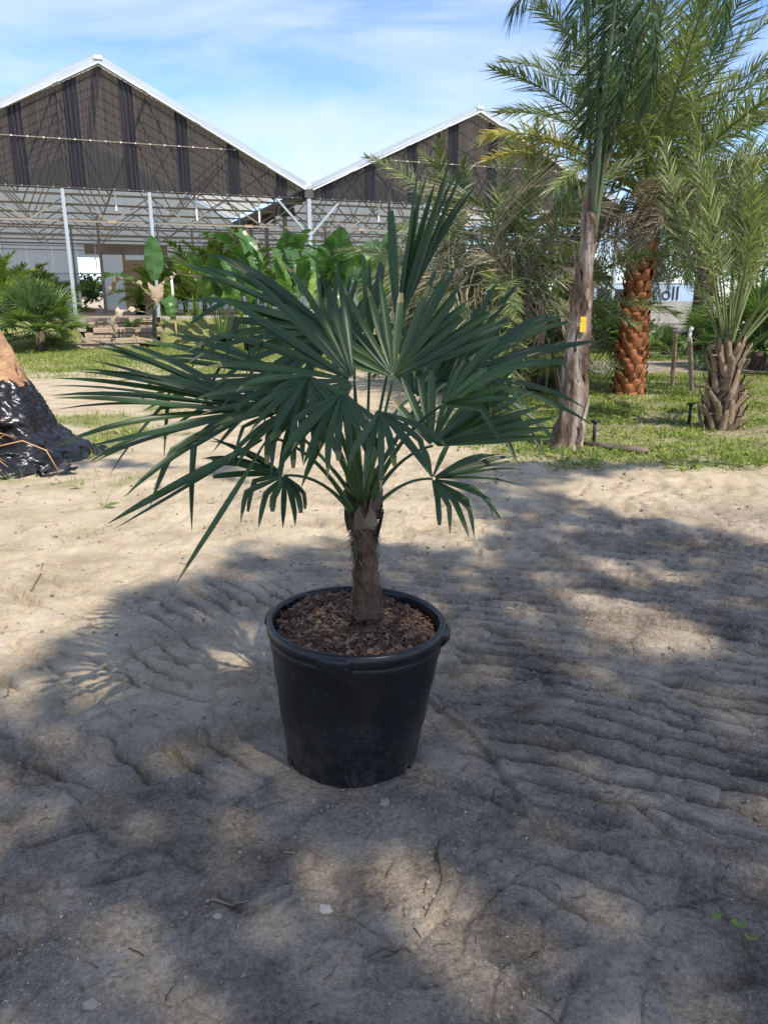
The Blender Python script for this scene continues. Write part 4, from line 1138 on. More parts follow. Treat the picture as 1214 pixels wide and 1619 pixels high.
# ------------------------------------------------------------------ tall leaning palm with sheathed trunk
M['sheath_bark'] = simple('grey_brown_sheath', [(0.34, (0.030, 0.020, 0.015)), (0.46, (0.12, 0.075, 0.05)), (0.56, (0.24, 0.185, 0.145)), (0.68, (0.42, 0.37, 0.32))], 3.0, 0.85, 0.9, 14, stretch=(3.5, 3.5, 0.6))
M['crownshaft'] = simple('green_crownshaft', [(0.3, (0.045, 0.07, 0.035)), (0.7, (0.12, 0.15, 0.08))], 2.5, 0.45, 0.15, 14, stretch=(3, 3, 0.4))
M['tape'] = simple('yellow_tag', [(0.3, (0.75, 0.42, 0.02)), (0.7, (0.85, 0.50, 0.03))], 3, 0.5)
b2 = ground_at(897, 708)
tp_ = thing('tall_palm', 'tall leaning palm with peeling grey brown trunk and a yellow tag', 'palm', b2)
def tpx(px, py, dY=0): return at(px, py, b2[1] + dY) - b2
path = [(894, 712, 29), (903, 655, 21), (909, 590, 19.5), (913, 528, 18.5), (920, 463, 14.5), (927, 402, 11.5), (932, 361, 11), (938, 300, 10)]
mb = MB(); k = 22; th = np.linspace(0, 2 * np.pi, k, endpoint=False)
pp = np.array([tpx(a, b) for a, b, _ in path]); rr_ = np.array([w / 160.0 for _, _, w in path])
tt = np.linspace(0, len(path) - 1, 50)
cc = np.stack([np.interp(tt, range(len(path)), pp[:, q]) for q in range(3)], 1); rf_ = np.interp(tt, range(len(path)), rr_)
cc[0, 2] = -0.06
rg = []
for q in range(50):
    st = np.floor(tt[q] * 1.3 + 0.35 * np.sin(th)); fr_ = (tt[q] * 1.3 + 0.35 * np.sin(th)) % 1
    r_ = rf_[q] * (0.93 + 0.14 * fr_ + 0.07 * perlin(th * 3, np.full(k, tt[q] * 2.0)) + 0.05 * np.sign(np.sin(th * 1.0 + st * 2.3)))
    rg.append(cc[q] + np.stack([r_ * np.cos(th), r_ * np.sin(th), np.zeros(k)], 1))
i = np.arange(49)[:, None] * k; j = np.arange(k)[None, :]; j2 = (j + 1) % k
mb.add(np.concatenate(rg), np.stack([i + j, i + j2, i + k + j2, i + k + j], -1).reshape(-1, 4))
ob('trunk', mb.mesh('trunk', M['sheath_bark']), tp_)
# loose peeling sheath strips
for q in range(26):
    f_ = rp_.uniform(0.02, 0.8); i0 = int(f_ * 49); a = rp_.uniform(-2.9, 0.2)
    d = np.array([math.cos(a), math.sin(a), 0]); tg = np.array([-d[1], d[0], 0]); L_ = rp_.uniform(0.2, 0.55)
    kk = np.linspace(0, 1, 6)[:, None]
    c = cc[i0] + d * (rf_[i0] * 1.0 + 0.05 * kk ** 2 * rp_.uniform(0.2, 1.4)) + np.array([0, 0, 1.0]) * kk * L_ * rp_.choice([1, 1, -0.6]) + tg * 0.03 * np.sin(kk * 4 + q)
    mb = MB(); mb.strips(c[None], (tg * 0.03 * (1 - kk ** 3) + d * 0.004)[None], 0.5)
    ob('peeling_strip', mb.mesh('peeling_strip', M['sheath_bark']), tp_)
# long leaf stalks bundled upright, with the hanging leaflets at the top of the picture
stalks = [((930, 400), (934, 250), (925, -70), 0.036), ((932, 380), (940, 240), (965, -80), 0.05), ((936, 390), (958, 230), (1005, -80), 0.045), ((936, 340), (965, 230), (1060, -110), 0.03), ((940, 400), (985, 270), (1050, 165), 0.014), ((936, 350), (948, 200), (985, -110), 0.045)]
for q, (a, b, c, w) in enumerate(stalks):
    mb = MB(); pts = bezier(tpx(*a), tpx(*b, -0.05 * q), tpx(*c, -0.10 * q), 14)
    mb.tube(pts, np.linspace(w, w * 0.35, 14), 8, 0.4, flat=0.7)
    ob('leaf_stalk', mb.mesh('leaf_stalk', M['crownshaft' if w > 0.03 else 'sheath_bark']), tp_)
ROY = [date_frond(rnp, 2.4, 80, 0.52, 0.014, arch=1.2, ang=(70, 30), vee=0.05, tone=(0.15, 0.8), droop=0.8, ruffle=0.4, bare=0.08, seg=5, sag=0.4).mesh('palm_frond', M['royal_leaf']) for _ in range(3)]
for (px, py), (ex, ey), dY in (((965, -40), (985, 215), -0.15), ((950, -60), (955, 190), 0.0), ((990, -80), (1035, 150), -0.25), ((935, -70), (838, 30), 0.0), ((1040, -110), (1140, 60), -0.3), ((975, -120), (1005, 160), 0.2), ((1080, -120), (1240, -10), -0.2), ((960, -130), (925, 80), -0.3)):
    p = Vector(tpx(px, py, dY)); d = Vector(tpx(ex, ey, dY - 0.3)) - p; L_ = d.length
    d2 = d.normalized() + Vector((0, 0, 0.5))
    ob('frond', ROY[px % 3], tp_, basis(p, d2, (0.2, -0.6, 1)) @ Matrix.Scale(L_ / 2.25, 4))
mb = MB(); p0 = tpx(921, 513, -0.165); mb.box((p0[0] - 0.026, p0[1] - 0.006, p0[2] - 0.07), (p0[0] + 0.026, p0[1] + 0.002, p0[2] + 0.07))
ob('tag', mb.mesh('tag', M['tape'], False), tp_)

# ------------------------------------------------------------------ thicket of clumping date palms with hanging dead leaves
THK = [date_frond(rnp, 2.3, 66, 0.40, 0.013, arch=rnp.uniform(0.5, 1.0), vee=0.35, tone=(0.0, 0.55), ruffle=0.25).mesh('date_frond', M['date_leaf']) for _ in range(3)]
THD = [date_frond(rnp, 1.7, 30, 0.34, 0.0055, arch=rnp.uniform(1.4, 2.6), ang=(50, 25), vee=0.2, tone=(0.1, 1.0), droop=1.0, ruffle=1.0, sag=1.0).mesh('dead_frond', M['dead_leaf']) for _ in range(3)]
clumps = [((702, 622), 1.7, 'clumping date palm with hanging tan dead leaves directly right of the fan palm crown', 20, 15),
          ((790, 632), 1.8, 'clumping date palm with the most dry leaves, behind the right side of the potted palm', 20, 21),
          ((858, 620), 1.5, 'low dark clumping date palm pressed against the tall leaning trunk', 22, 9)]
for (px, py), hh, lab, ng, nd in clumps:
    p = ground_at(px, py)
    o = thing('date_palm_clump', lab, 'palm', p, 'clumping date palms beside the leaning trunk')
    for s in range(3):
        off = np.array([rp_.uniform(-.35, .35), rp_.uniform(-.2, .4), 0]); hs = hh * rp_.uniform(0.65, 1.0)
        mb = MB(); mb.tube([off * 0.6 + [0, 0, -.1], off * 0.8 + [0, 0, hs * .5], off + [0, 0, hs]], [0.13, 0.11, 0.09], 8)
        ob('stem', mb.mesh('stem', M['brown_core']), o)
        crown(o, off + [0, 0, hs], THK, spiral(ng // 3, -15, 78, rp_, rp_.uniform(0, 6), 0.3), rp_, scale=(0.7, 1.05), roll=0.8)
        crown(o, off + [0, 0, hs * 0.98], THD, spiral(nd // 3, 10, 70, rp_, rp_.uniform(0, 6), 0.3), rp_, 'dead_frond', (0.6, 1.1), 1.2)
        crown(o, off * 1.2 + [0, 0, 0.35], THK, spiral(7, 5, 65, rp_, rp_.uniform(0, 6), 0.3), rp_, scale=(0.30, 0.50), roll=0.8)
    mb = MB()
    for q in range(44):
        a_ = rp_.uniform(0, 6.28); z1 = hh * rp_.uniform(0.7, 1.5); r1 = rp_.uniform(0.1, 0.9); z2 = z1 - rp_.uniform(0.3, 1.3)
        e = np.array([math.cos(a_), math.sin(a_), 0])
        pts = bezier(e * 0.15 + [0, 0, z1 * 0.8], e * r1 * 0.7 + [0, 0, z1 * 1.12], e * (r1 + rp_.uniform(0, .3)) + [0, 0, max(0.1, z2)], 9)
        mb.tube(pts, np.linspace(0.010, 0.003, 9), 4, rp_.uniform(0.2, 1.0))
    ob('dry_stalk', mb.mesh('dry_stalk', M['dead_leaf']), o, kind='stuff')
    if px == 702:     # the two feathery leaves standing out against the second gable
        for ex, ey, bx, by in ((592, 242, 715, 345), (662, 245, 735, 330), (735, 262, 720, 400)):
            a = Vector(at(bx, by, p[1] - 0.2) - p); d = Vector(at(ex, ey, p[1] - 0.4) - p) - a; L_ = d.length
            ob('frond', THK[ex % 3], o, basis(a, d + Vector((0, 0, 0.2 * L_)), (0, -0.8, 0.6)) @ Matrix.Scale(L_ / 2.15, 4))

# ------------------------------------------------------------------ fan palms
FAN = [fan_frond(rnp, 0.62, 0.7, 26, 115, 0.024, 0.35).mesh('fan_frond', M['fan_leaf']) for _ in range(3)]
def fan_palm(p, label, n, sc, stem=0.2, group=None, el=(-10, 82)):
    o = thing('fan_palm', label, 'palm', p, group)
    mb = MB(); mb.tube([(0, 0, -0.05), (0.02, 0, stem)], [0.14 * sc, 0.11 * sc], 8); ob('stem', mb.mesh('stem', M['brown_core']), o)
    crown(o, (0, 0, stem), FAN, spiral(n, el[0], el[1], rp_, rp_.uniform(0, 6), 0.2), rp_, scale=(0.8 * sc, 1.1 * sc), roll=0.3)
    return o
fan_palm(ground_at(66, 556), 'bushy grey green fan palm on the grass bank left of the steps', 44, 1.12, 0.55)
fp = 'green fan palms growing beyond the orange trunk'
fan_palm(ground_at(948, 556), 'green fan palm seen between the leaning trunk and the orange trunk', 30, 0.85, 0.4, fp)
fan_palm(ground_at(1046, 566), 'green fan palm just right of the orange trunk, in front of the block wall', 24, 0.5, 0.15, fp)
fan_palm(ground_at(1112, 566), 'green fan palm behind the tied stakes', 26, 0.8, 0.3, fp)
fan_palm(ground_at(1195, 585), 'dark green fan palm behind the short date palm at the right edge', 30, 1.25, 0.4, fp)

# ------------------------------------------------------------------ yellow green arecas
ARE = [date_frond(rnp, 1.7, 44, 0.36, 0.017, arch=rnp.uniform(0.8, 1.2), ang=(65, 30), vee=0.5, tone=(0.2, 0.8), ruffle=0.2, bare=0.3).mesh('areca_frond', M['areca_leaf']) for _ in range(3)]
def areca(p, label, n, sc, group, mats=ARE, el=(25, 86)):
    o = thing('areca_palm', label, 'palm', p, group)
    mb = MB()
    for q in range(6):
        a = q * 1.05; mb.tube([(0.05 * math.cos(a), 0.05 * math.sin(a), -0.03), (0.09 * math.cos(a), 0.09 * math.sin(a), 0.5 * sc)], 0.016, 5)
    ob('cane', mb.mesh('cane', M['crownshaft']), o)
    for q in range(3):
        crown(o, (0.1 * math.cos(q * 2.1), 0.1 * math.sin(q * 2.1), 0.42 * sc), mats, spiral(n // 3, el[0], el[1], rp_, rp_.uniform(0, 6), 0.2), rp_, scale=(0.75 * sc, 1.1 * sc), roll=0.4)
    return o
ga = 'yellow green arecas in front of the greenhouse at the left'
areca(ground_at(-25, 535), 'yellow green areca cut by the left picture edge', 30, 1.25, ga)
areca(ground_at(35, 528), 'yellow green areca behind the grey green fan palm', 30, 1.35, ga)
areca(ground_at(88, 526), 'yellow green areca beside the first white post', 30, 1.25, ga)
gi = 'dark arecas standing inside the greenhouse'
for k_, (u, v, s) in enumerate(((4.6, 4.2, 1.35), (5.6, 3.2, 1.4), (6.6, 4.6, 1.3), (3.8, 3.4, 1.1))):
    areca(gl(u, v), ('areca inside the greenhouse left of the dark valley posts', 'tallest areca inside the greenhouse, below the valley gutter', 'areca inside the greenhouse close to the valley post', 'small areca inside the greenhouse above the banana leaf')[k_], 24, s, gi)
ob_ = None

# ------------------------------------------------------------------ paddle leaved plants (giant bird of paradise) and a banana
def paddle(rng, L_=1.0, w=0.16, pet=0.8, bend=0.5, tears=0, wave=0.02, tone=(0.3, 0.7), mat='paddle_leaf', pr=0.014):
    mb = MB()
    t_ = np.linspace(0, 1, 9); pts = np.stack([0.10 * pet * t_ ** 2, np.zeros(9), pet * t_], 1)
    mb.tube(pts, np.linspace(pr, pr * 0.55, 9), 6, 0.75)
    k = np.linspace(0, 1, 14); an = 0.15 + bend * k ** 1.5
    d = np.stack([np.sin(an), np.zeros(14), np.cos(an)], 1)
    c = pts[-1] + np.concatenate([[[0, 0, 0]], np.cumsum((d[1:] + d[:-1]) / 2, axis=0) * (L_ / 13)])
    up = np.stack([-np.cos(an), np.zeros(14), np.sin(an)], 1)
    wk = w * np.sin(np.pi * np.clip(k * 0.97 + 0.03, 0, 1)) ** 0.55
    tn = rng.uniform(*tone)
    tear_at = set(rng.choice(np.arange(2, 12), tears, replace=False)) if tears else set()
    for s in (-1, 1):
        for q in range(13):
            tear = q in tear_at
            e0 = c[q] + np.array([0, s, 0]) * wk[q] * 0.92 + up[q] * (0.35 * wk[q] + wave * math.sin(q * 1.7 + s))
            e1 = c[q + 1] + np.array([0, s, 0]) * wk[q + 1] * 0.92 + up[q + 1] * (0.35 * wk[q + 1] + wave * math.sin((q + 1) * 1.7 + s))
            if tear: e1 = e1 * 0.6 + e0 * 0.4 - up[q] * 0.05 * rng.uniform(0.3, 1.5)
            m0 = (c[q] + e0) / 2 - up[q] * 0.06 * wk[q]; m1 = (c[q + 1] + e1) / 2 - up[q] * 0.06 * wk[q]
            mb.add([c[q], m0, m1, c[q + 1], e0, e1], [(0, 1, 2, 3), (1, 4, 5, 2)], tn + rng.uniform(-0.06, 0.06))
    mb.tube(c + up * 0.004, np.linspace(pr * 0.5, 0.002, 14), 4, 0.95)
    return mb.mesh('paddle_leaf', M[mat])
PAD = [paddle(rnp, 0.95, 0.17, 0.95, rnp.uniform(0.2, 0.5), 0), paddle(rnp, 1.05, 0.18, 1.1, 0.9, 3), paddle(rnp, 0.85, 0.15, 0.8, 0.35, 2, tone=(0.55, 0.9)), paddle(rnp, 1.0, 0.16, 1.15, 1.4, 4, tone=(0.1, 0.4)), paddle(rnp, 0.8, 0.13, 0.7, 0.15, 0, tone=(0.65, 1.0))]
def pot_mesh(r=0.19, h_=0.34):
    mb = MB(); lathe(mb, [(0, 0.0), (r * 0.82, 0), (r * 0.98, h_ - 0.03), (r * 1.06, h_ - 0.028), (r * 1.06, h_), (r * 0.96, h_), (r * 0.94, h_ - 0.05), (0, h_ - 0.045)], 20)
    return mb.mesh('pot', M['pot'])
POTM = pot_mesh()
def paddle_plant(p, label, n, sc, group, with_pot=True):
    o = thing('paddle_plant', label, 'plant', p, group)
    z0 = 0.0
    if with_pot: ob('pot', POTM, o); z0 = 0.28
    for q in range(n):
        a = q * 2.39996 + rp_.gauss(0, 0.3); tl = rp_.uniform(0.04, 0.42)
        m = Matrix.Translation((0.05 * math.cos(a), 0.05 * math.sin(a), z0)) @ Matrix.Rotation(a, 4, 'Z') @ Matrix.Rotation(tl, 4, 'Y') @ Matrix.Rotation(rp_.gauss(0, 0.5), 4, 'Z') @ Matrix.Scale(sc * rp_.uniform(0.7, 1.1), 4)
        ob('leaf', PAD[rp_.randrange(5)], o, m)
    return o
gpd = 'bird of paradise plants in black pots in front of the greenhouse'
spots = [(352, 548, 1.1, 'paddle leaved plant at the left end of the row, next to the strappy pots'), (396, 556, 1.0, 'paddle leaved plant second from the left end of the row'), (440, 548, 1.42, 'tallest paddle leaved plant, standing left of the valley post'),
         (478, 562, 1.15, 'paddle leaved plant standing directly in front of the valley post'), (520, 550, 1.2, 'paddle leaved plant first to the right of the valley post'), (556, 560, 1.25, 'paddle leaved plant second to the right of the valley post'),
         (600, 548, 1.3, 'paddle leaved plant nearly hidden behind the upright top leaf of the potted palm'), (640, 556, 1.1, 'paddle leaved plant at the right end of the row by the date thicket')]
for px, py, sc, lab in spots:
    paddle_plant(ground_at(px, py), lab, 13, sc * 1.22, gpd)
p = ground_at(440, 552)
bn = ground_at(246, 548)
bo = thing('banana_plant', 'banana plant with one upright leaf and hanging dry leaves beside the steps', 'plant', bn)
mb = MB(); mb.tube([(0, 0, -.05), (0.02, 0, 0.7), (0.1, 0, 1.35), (0.14, 0, 1.75)], [0.075, 0.06, 0.045, 0.02], 9, 0.6); ob('stem', mb.mesh('stem', M['crownshaft']), bo)
big = paddle(rnp, 1.25, 0.30, 0.3, 0.12, 0, tone=(0.5, 0.55), pr=0.02)
ob('leaf', big, bo, Matrix.Translation((0.14, 0, 1.60)) @ Matrix.Rotation(-1.5, 4, 'Z') @ Matrix.Rotation(-0.14, 4, 'Y'))
dryl = [paddle(rnp, 0.9, 0.15, 0.35, 2.4, 6, 0.05, (0.2, 0.9), 'banana_dead', 0.012) for _ in range(2)]
toml = paddle(rnp, 0.95, 0.18, 0.4, 2.2, 6, 0.05, (0.1, 0.5), 'paddle_leaf', 0.012)
for q, (a, tl, msh, z) in enumerate(((2.9, 0.7, dryl[0], 1.35), (3.5, 0.8, toml, 1.45), (0.2, 0.6, dryl[1], 1.4), (3.9, 1.2, dryl[1], 0.9), (-1.2, 0.8, dryl[0], 1.2), (2.6, 1.5, toml, 0.75), (5.3, 1.0, toml, 1.0))):
    ob('leaf', msh, bo, Matrix.Translation((0.06, 0, z)) @ Matrix.Rotation(a, 4, 'Z') @ Matrix.Rotation(tl, 4, 'Y') @ Matrix.Scale(1.45, 4))
mb = MB(); s0 = ground_at(281, 545); s1 = at(271, 437, s0[1] + 0.05) - s0
so = thing('plant_stake', 'slim pole, white above and bare wood below, beside the banana plant', 'stake', s0)
mb.tube([(0, 0, -0.05), s1 * 0.42], [0.032, 0.03], 7); ob('lower_pole', mb.mesh('lower_pole', M['wood']), so)
mb = MB(); mb.tube([s1 * 0.42, s1], [0.035, 0.035], 8); ob('white_sleeve', mb.mesh('white_sleeve', M['white_paint']), so)
# strappy plants in black pots
def strappy(p, label, n, sc, group, mat='areca_leaf', pot_s=1.0):
    o = thing('potted_plant', label, 'plant', p, group)
    ob('pot', POTM, o, Matrix.Scale(pot_s, 4))
    mb = MB(); z0 = 0.3 * pot_s
    a = np.arange(n) * 2.39996; el = np.radians(np.linspace(25, 85, n)) + rnp.normal(0, 0.1, n); ll = sc * rnp.uniform(0.7, 1.1, n)
    k = np.linspace(0, 1, 6)
    d = np.stack([np.cos(el) * np.cos(a), np.cos(el) * np.sin(a), np.sin(el)], 1)
    cen = np.array([0, 0, z0]) + d[:, None, :] * (ll[:, None, None] * k[None, :, None]); cen[:, :, 2] -= (0.55 * ll * np.cos(el))[:, None] * k[None, :] ** 2
    tw = np.stack([-np.sin(a), np.cos(a), 0 * a], 1)
    wk = 0.028 * sc * np.interp(k, [0, 0.3, 0.8, 1], [0.7, 1, 0.7, 0.05])
    mb.folded(cen, tw[:, None, :] * wk[None, :, None], np.tile([0, 0, 1.0], (n, 1))[:, None, :] * (0.4 * wk)[None, :, None], rnp.uniform(0.0, 0.6, n))
    ob('foliage', mb.mesh('foliage', M[mat]), o)
    return o
gs = 'strappy potted plants beside the pole'
strappy(ground_at(268, 536), 'strappy potted plant behind the slim pole', 46, 1.3, gs, pot_s=1.35)
strappy(ground_at(312, 540), 'strappy potted plant with yellow tinged leaves right of the pole', 40, 1.15, gs, pot_s=1.2)
go = 'leafy pots on the greenhouse floor above the steps'
strappy(gl(2.75, 2.2), 'orange leaved potted plant on the greenhouse floor above the steps', 70, 0.75, go, 'croton_leaf')
strappy(gl(2.2, 3.2), 'dark green potted plant behind the orange leaved one', 60, 0.95, go, 'areca_leaf')
strappy(gl(3.3, 3.0), 'green potted plant between the orange leaved one and the second post', 60, 1.05, go, 'areca_leaf')
areca(gl(2.9, 4.2), 'green areca behind the orange leaved pot inside the greenhouse', 24, 0.95, gi)
areca(gl(-1.9, 1.2), 'areca inside the greenhouse at the left picture edge', 24, 1.0, gi)
areca(gl(3.9, 1.6), 'areca inside the greenhouse right of the second white post', 24, 1.0, gi)

# ------------------------------------------------------------------ broad shade tree behind and to the right of the camera (it throws the shade over the mud)
def gxy(pl): return np.array([gnd(*p)[:2] for p in pl])
SUNNY = [gxy(p) for p in (
    ((-900, 745), (150, 742), (300, 748), (400, 772), (460, 800), (500, 842), (480, 872), (370, 872), (320, 905), (225, 930), (140, 985), (60, 1040), (-60, 1100), (-900, 1250)),
    ((560, 815), (690, 808), (760, 835), (740, 860), (600, 858)),
    ((930, 772), (1080, 752), (1500, 745), (1600, 880), (1300, 880), (1180, 838), (1060, 822), (980, 800)),
    ((900, 975), (985, 945), (1080, 985), (1110, 1020), (1000, 1025)),
    ((470, 1395), (520, 1370), (560, 1400), (545, 1450), (480, 1440)),
    ((600, 1400), (680, 1385), (760, 1430), (750, 1520), (640, 1500)),
    ((1100, 1300), (1200, 1310), (1260, 1360), (1150, 1350)),
    ((560, 1250), (600, 1245), (610, 1275), (570, 1285)),
    ((930, 880), (1050, 905), (1090, 930), (980, 925)),
    ((240, 1490), (310, 1470), (330, 1520), (260, 1540)),
    ((790, 1180), (830, 1190), (820, 1220), (780, 1210)),
)]
def in_poly(x, y, pl):
    c = np.zeros(x.shape, bool)
    a = pl; b = np.roll(pl, -1, 0)
    for (x0, y0), (x1, y1) in zip(a, b):
        cond = (y0 > y) != (y1 > y)
        c ^= cond & (x < (x1 - x0) * (y - y0) / (y1 - y0 + 1e-12) + x0)
    return c
rt = np.random.default_rng(5)
nl = 24000
tx_ = rt.uniform(-5.2, 6.5, nl); ty_ = rt.uniform(-2.2, 7.3, nl)
keep = np.ones(nl, bool)
jx = tx_ + rt.normal(0, 0.05, nl); jy = ty_ + rt.normal(0, 0.05, nl)
for q_i, pl in enumerate(SUNNY):
    pc = pl.mean(0); pl = pc + (pl - pc) * (1.05 if q_i == 0 else 1.6 if q_i in (4, 5) else 1.3)
    keep &= ~in_poly(jx, jy, pl)
keep &= ty_ < 6.9 - 0.05 * np.abs(tx_) + 0.5 * perlin(tx_ * 0.9, ty_ * 0.9)
keep &= ~((tx_ > -1.2) & (tx_ < 0.6) & (ty_ > 4.6))
keep &= perlin(tx_ * 1.9 + 3, ty_ * 1.9) > -0.62
hgt = 12.0 + 2.0 * perlin(tx_ * 0.45 + 1, ty_ * 0.45) + rt.uniform(-1.0, 1.0, nl) - 0.03 * ((tx_ - 0.5) ** 2 + (ty_ - 2.5) ** 2)
hgt = np.maximum(hgt, 9.0)
lp = np.stack([tx_ + SUNV[0] / SUNV[2] * hgt, ty_ + SUNV[1] / SUNV[2] * hgt, hgt], 1)
ev = np.degrees(np.arctan2(lp[:, 2] - CAM_H, np.hypot(lp[:, 0], lp[:, 1])))
keep &= (lp[:, 1] < 0) | (ev > 30)
lp = lp[keep]; nl = len(lp)
tc_ = np.array([0.5 + SUNV[0] / SUNV[2] * 11, 1.2 + SUNV[1] / SUNV[2] * 11])
tree = thing('shade_tree', 'broad crowned shade tree standing behind the camera over the mud', 'tree', (tc_[0], tc_[1], 0))
T0 = np.array([tc_[0], tc_[1], 0])
mb = MB(); mb.tube([(0, 0, -.2), (0.1, 0, 2.8), (0, 0.1, 6), (-0.1, 0.2, 9.5)], [0.5, 0.4, 0.33, 0.16], 12); ob('trunk', mb.mesh('trunk', M['bark']), tree)
mb = MB()
for q in range(26):
    e = lp[rt.integers(nl)] - T0; z0 = rt.uniform(5.2, 9.2)
    mb.tube(bezier((0, 0.1, z0), (e[0] * 0.45, e[1] * 0.45, z0 + 0.6 * (e[2] - z0)), e, 8), np.linspace(0.09, 0.015, 8), 6)
ob('limb', mb.mesh('limb', M['bark']), tree)
mb = MB()
s_ = rt.uniform(0.07, 0.16, nl); a1 = rt.normal(0, 1, (nl, 3)); a1 /= np.linalg.norm(a1, axis=1)[:, None]
a2 = np.cross(a1, rt.normal(0, 1, (nl, 3))); a2 /= np.linalg.norm(a2, axis=1)[:, None]
k = np.array([-1, -0.2, 1.0])
mb.strips((lp - T0)[:, None, :] + a1[:, None, :] * (s_[:, None, None] * k[None, :, None]), a2[:, None, :] * (s_[:, None, None] * np.array([0.15, 0.55, 0.06])[None, :, None]), rt.uniform(0.1, 0.9, nl))
ob('crown', mb.mesh('crown', M['tree_leaf']), tree)

# ------------------------------------------------------------------ wrapped root ball at the left edge
b3 = ground_at(-12, 728)
wr = thing('wrapped_palm', 'palm with a rough tan trunk, its root ball wrapped in glossy black plastic', 'palm', b3)
m, t, b = new_mat('black_plastic_sheet')
b.inputs['Base Color'].default_value = (0.012, 0.012, 0.014, 1); b.inputs['Roughness'].default_value = 0.30; b.inputs['Specular IOR Level'].default_value = 0.45
nn = noise_node(t, 5, 3, 0.5, stretch=(1, 1, 2.2)); nn.inputs['Distortion'].default_value = 1.0
bp = N(t, 'ShaderNodeBump'); bp.inputs['Strength'].default_value = 0.4; bp.inputs['Distance'].default_value = 0.04
t.links.new(nn.outputs['Fac'], bp.inputs['Height']); t.links.new(bp.outputs['Normal'], b.inputs['Normal'])
M['plastic'] = m
M['tan_trunk'] = simple('tan_fibrous_trunk', [(0.25, (0.16, 0.085, 0.045)), (0.5, (0.36, 0.20, 0.105)), (0.8, (0.54, 0.36, 0.21))], 5, 0.9, 0.8, 26, stretch=(1, 1, 2.5))
def folds(k, z, th):
    return (0.09 * perlin(th * 1.6 + 3, z * 2.2) + 0.13 * (0.25 - np.abs(perlin(th * 1.2 + z * 3, z * 11 - th * 3.2))) + 0.06 * (0.25 - np.abs(perlin(th * 2.5 - z * 4, z * 21 + th * 5))))
k = 150; zz = np.linspace(-0.03, 0.86, 90); th = np.linspace(0, 2 * np.pi, k, endpoint=False)
R_ = np.interp(zz, [-0.03, 0.02, 0.12, 0.3, 0.5, 0.7, 0.86], [0.84, 0.82, 0.73, 0.57, 0.50, 0.42, 0.30])
TH, ZZ2 = np.meshgrid(th, zz)
ths = np.minimum(TH, 2 * np.pi - TH)
rr_ = R_[:, None] * (1 + folds(k, ZZ2, ths * 2.0) * np.interp(ZZ2, [0, .7, .86], [1.5, 1, 0.5]))
rr_ = rr_ + 0.10 * np.exp(-((TH - 0.35) / 0.3) ** 2) * np.exp(-((ZZ2 - 0.05) / 0.12) ** 2)
hole = np.exp(-((TH - 5.15) / 0.42) ** 4) * np.exp(-((ZZ2 - 0.30) / 0.085) ** 4)
rr_ = rr_ - 0.16 * hole
lean = np.array([0.0, 0.0])
mb = MB()
v = np.stack([rr_ * np.cos(TH) + lean[0] * ZZ2, rr_ * np.sin(TH), ZZ2 + 0.015 * perlin(TH * 9, ZZ2 * 8)], -1).reshape(-1, 3)
i = np.arange(89)[:, None] * k; j = np.arange(k)[None, :]; j2 = (j + 1) % k
mb.add(v, np.stack([i + j, i + j2, i + k + j2, i + k + j], -1).reshape(-1, 4))
# loose gathered flap at the right and scraps on the ground
for q in range(9):
    a = rt.uniform(-0.7, 0.9); kk = np.linspace(0, 1, 9)[:, None]; r0 = rt.uniform(0.78, 0.95)
    c = np.array([math.cos(a) * r0, math.sin(a) * r0 - 0.1, 0.05]) + np.array([math.cos(a), math.sin(a) * 0.6, 0]) * kk * rt.uniform(0.08, 0.22) + np.array([0, 0, 1]) * (0.05 * np.sin(kk * 7 + q) * (1 - kk) + 0.0)
    mb.strips(c[None], (np.array([-math.sin(a), math.cos(a), 0.5]) * (0.07 * (1 - 0.7 * kk)))[None], 0.5)
for q in range(2):
    kk = np.linspace(0, 1, 8)[:, None]
    c = np.array([0.27, -0.1, 0.84]) + np.array([0.14 * 1, -0.03, -0.30]) * kk + np.array([0.03, 0, 0]) * np.sin(kk * 6 + q)
    mb.strips(c[None], (np.array([0.04, 0.07, 0.05]) * (1.2 - kk))[None], 0.5)
ob('plastic_wrap', mb.mesh('plastic_wrap', M['plastic']), wr)
mb = MB(); zz = np.linspace(0.7, 2.6, 46); k = 48; th = np.linspace(0, 2 * np.pi, k, endpoint=False); TH, ZZ2 = np.meshgrid(th, zz)
rr_ = np.interp(ZZ2, [0.7, 1.0, 1.5, 2.6], [0.27, 0.275, 0.25, 0.23]) * (1 + 0.05 * ((ZZ2 * 9 + 0.5 * np.sin(TH * 3)) % 1) + 0.03 * np.sin(TH * 13 + ZZ2 * 9))
v = np.stack([rr_ * np.cos(TH) + 0.10 - 0.42 * (ZZ2 - 0.8), rr_ * np.sin(TH), ZZ2], -1).reshape(-1, 3)
i = np.arange(45)[:, None] * k; j = np.arange(k)[None, :]; j2 = (j + 1) % k
mb.add(v, np.stack([i + j, i + j2, i + k + j2, i + k + j], -1).reshape(-1, 4))
ob('trunk', mb.mesh('trunk', M['tan_trunk']), wr)
M['root'] = leaf_mat('orange_root', [(0, (0.20, 0.09, 0.03)), (0.5, (0.42, 0.22, 0.09)), (1, (0.58, 0.36, 0.17))], rough=0.7, trans=0)
mb = MB()
for q in range(46):
    y0 = rt.uniform(-0.56, -0.46); z0 = rt.uniform(0.20, 0.40); x0 = rt.uniform(-0.12, 0.16)
    L_ = rt.uniform(0.15, 0.42); dz_ = rt.normal(-0.02, 0.1)
    mb.tube(bezier((x0, y0, z0), (x0 + 0.5 * L_, y0 - 0.12 + rt.normal(0, .03), z0 + 0.05), (x0 + L_, y0 - 0.10, z0 + dz_), 7), np.linspace(0.008, 0.003, 7), 4, rt.uniform(0, 1))
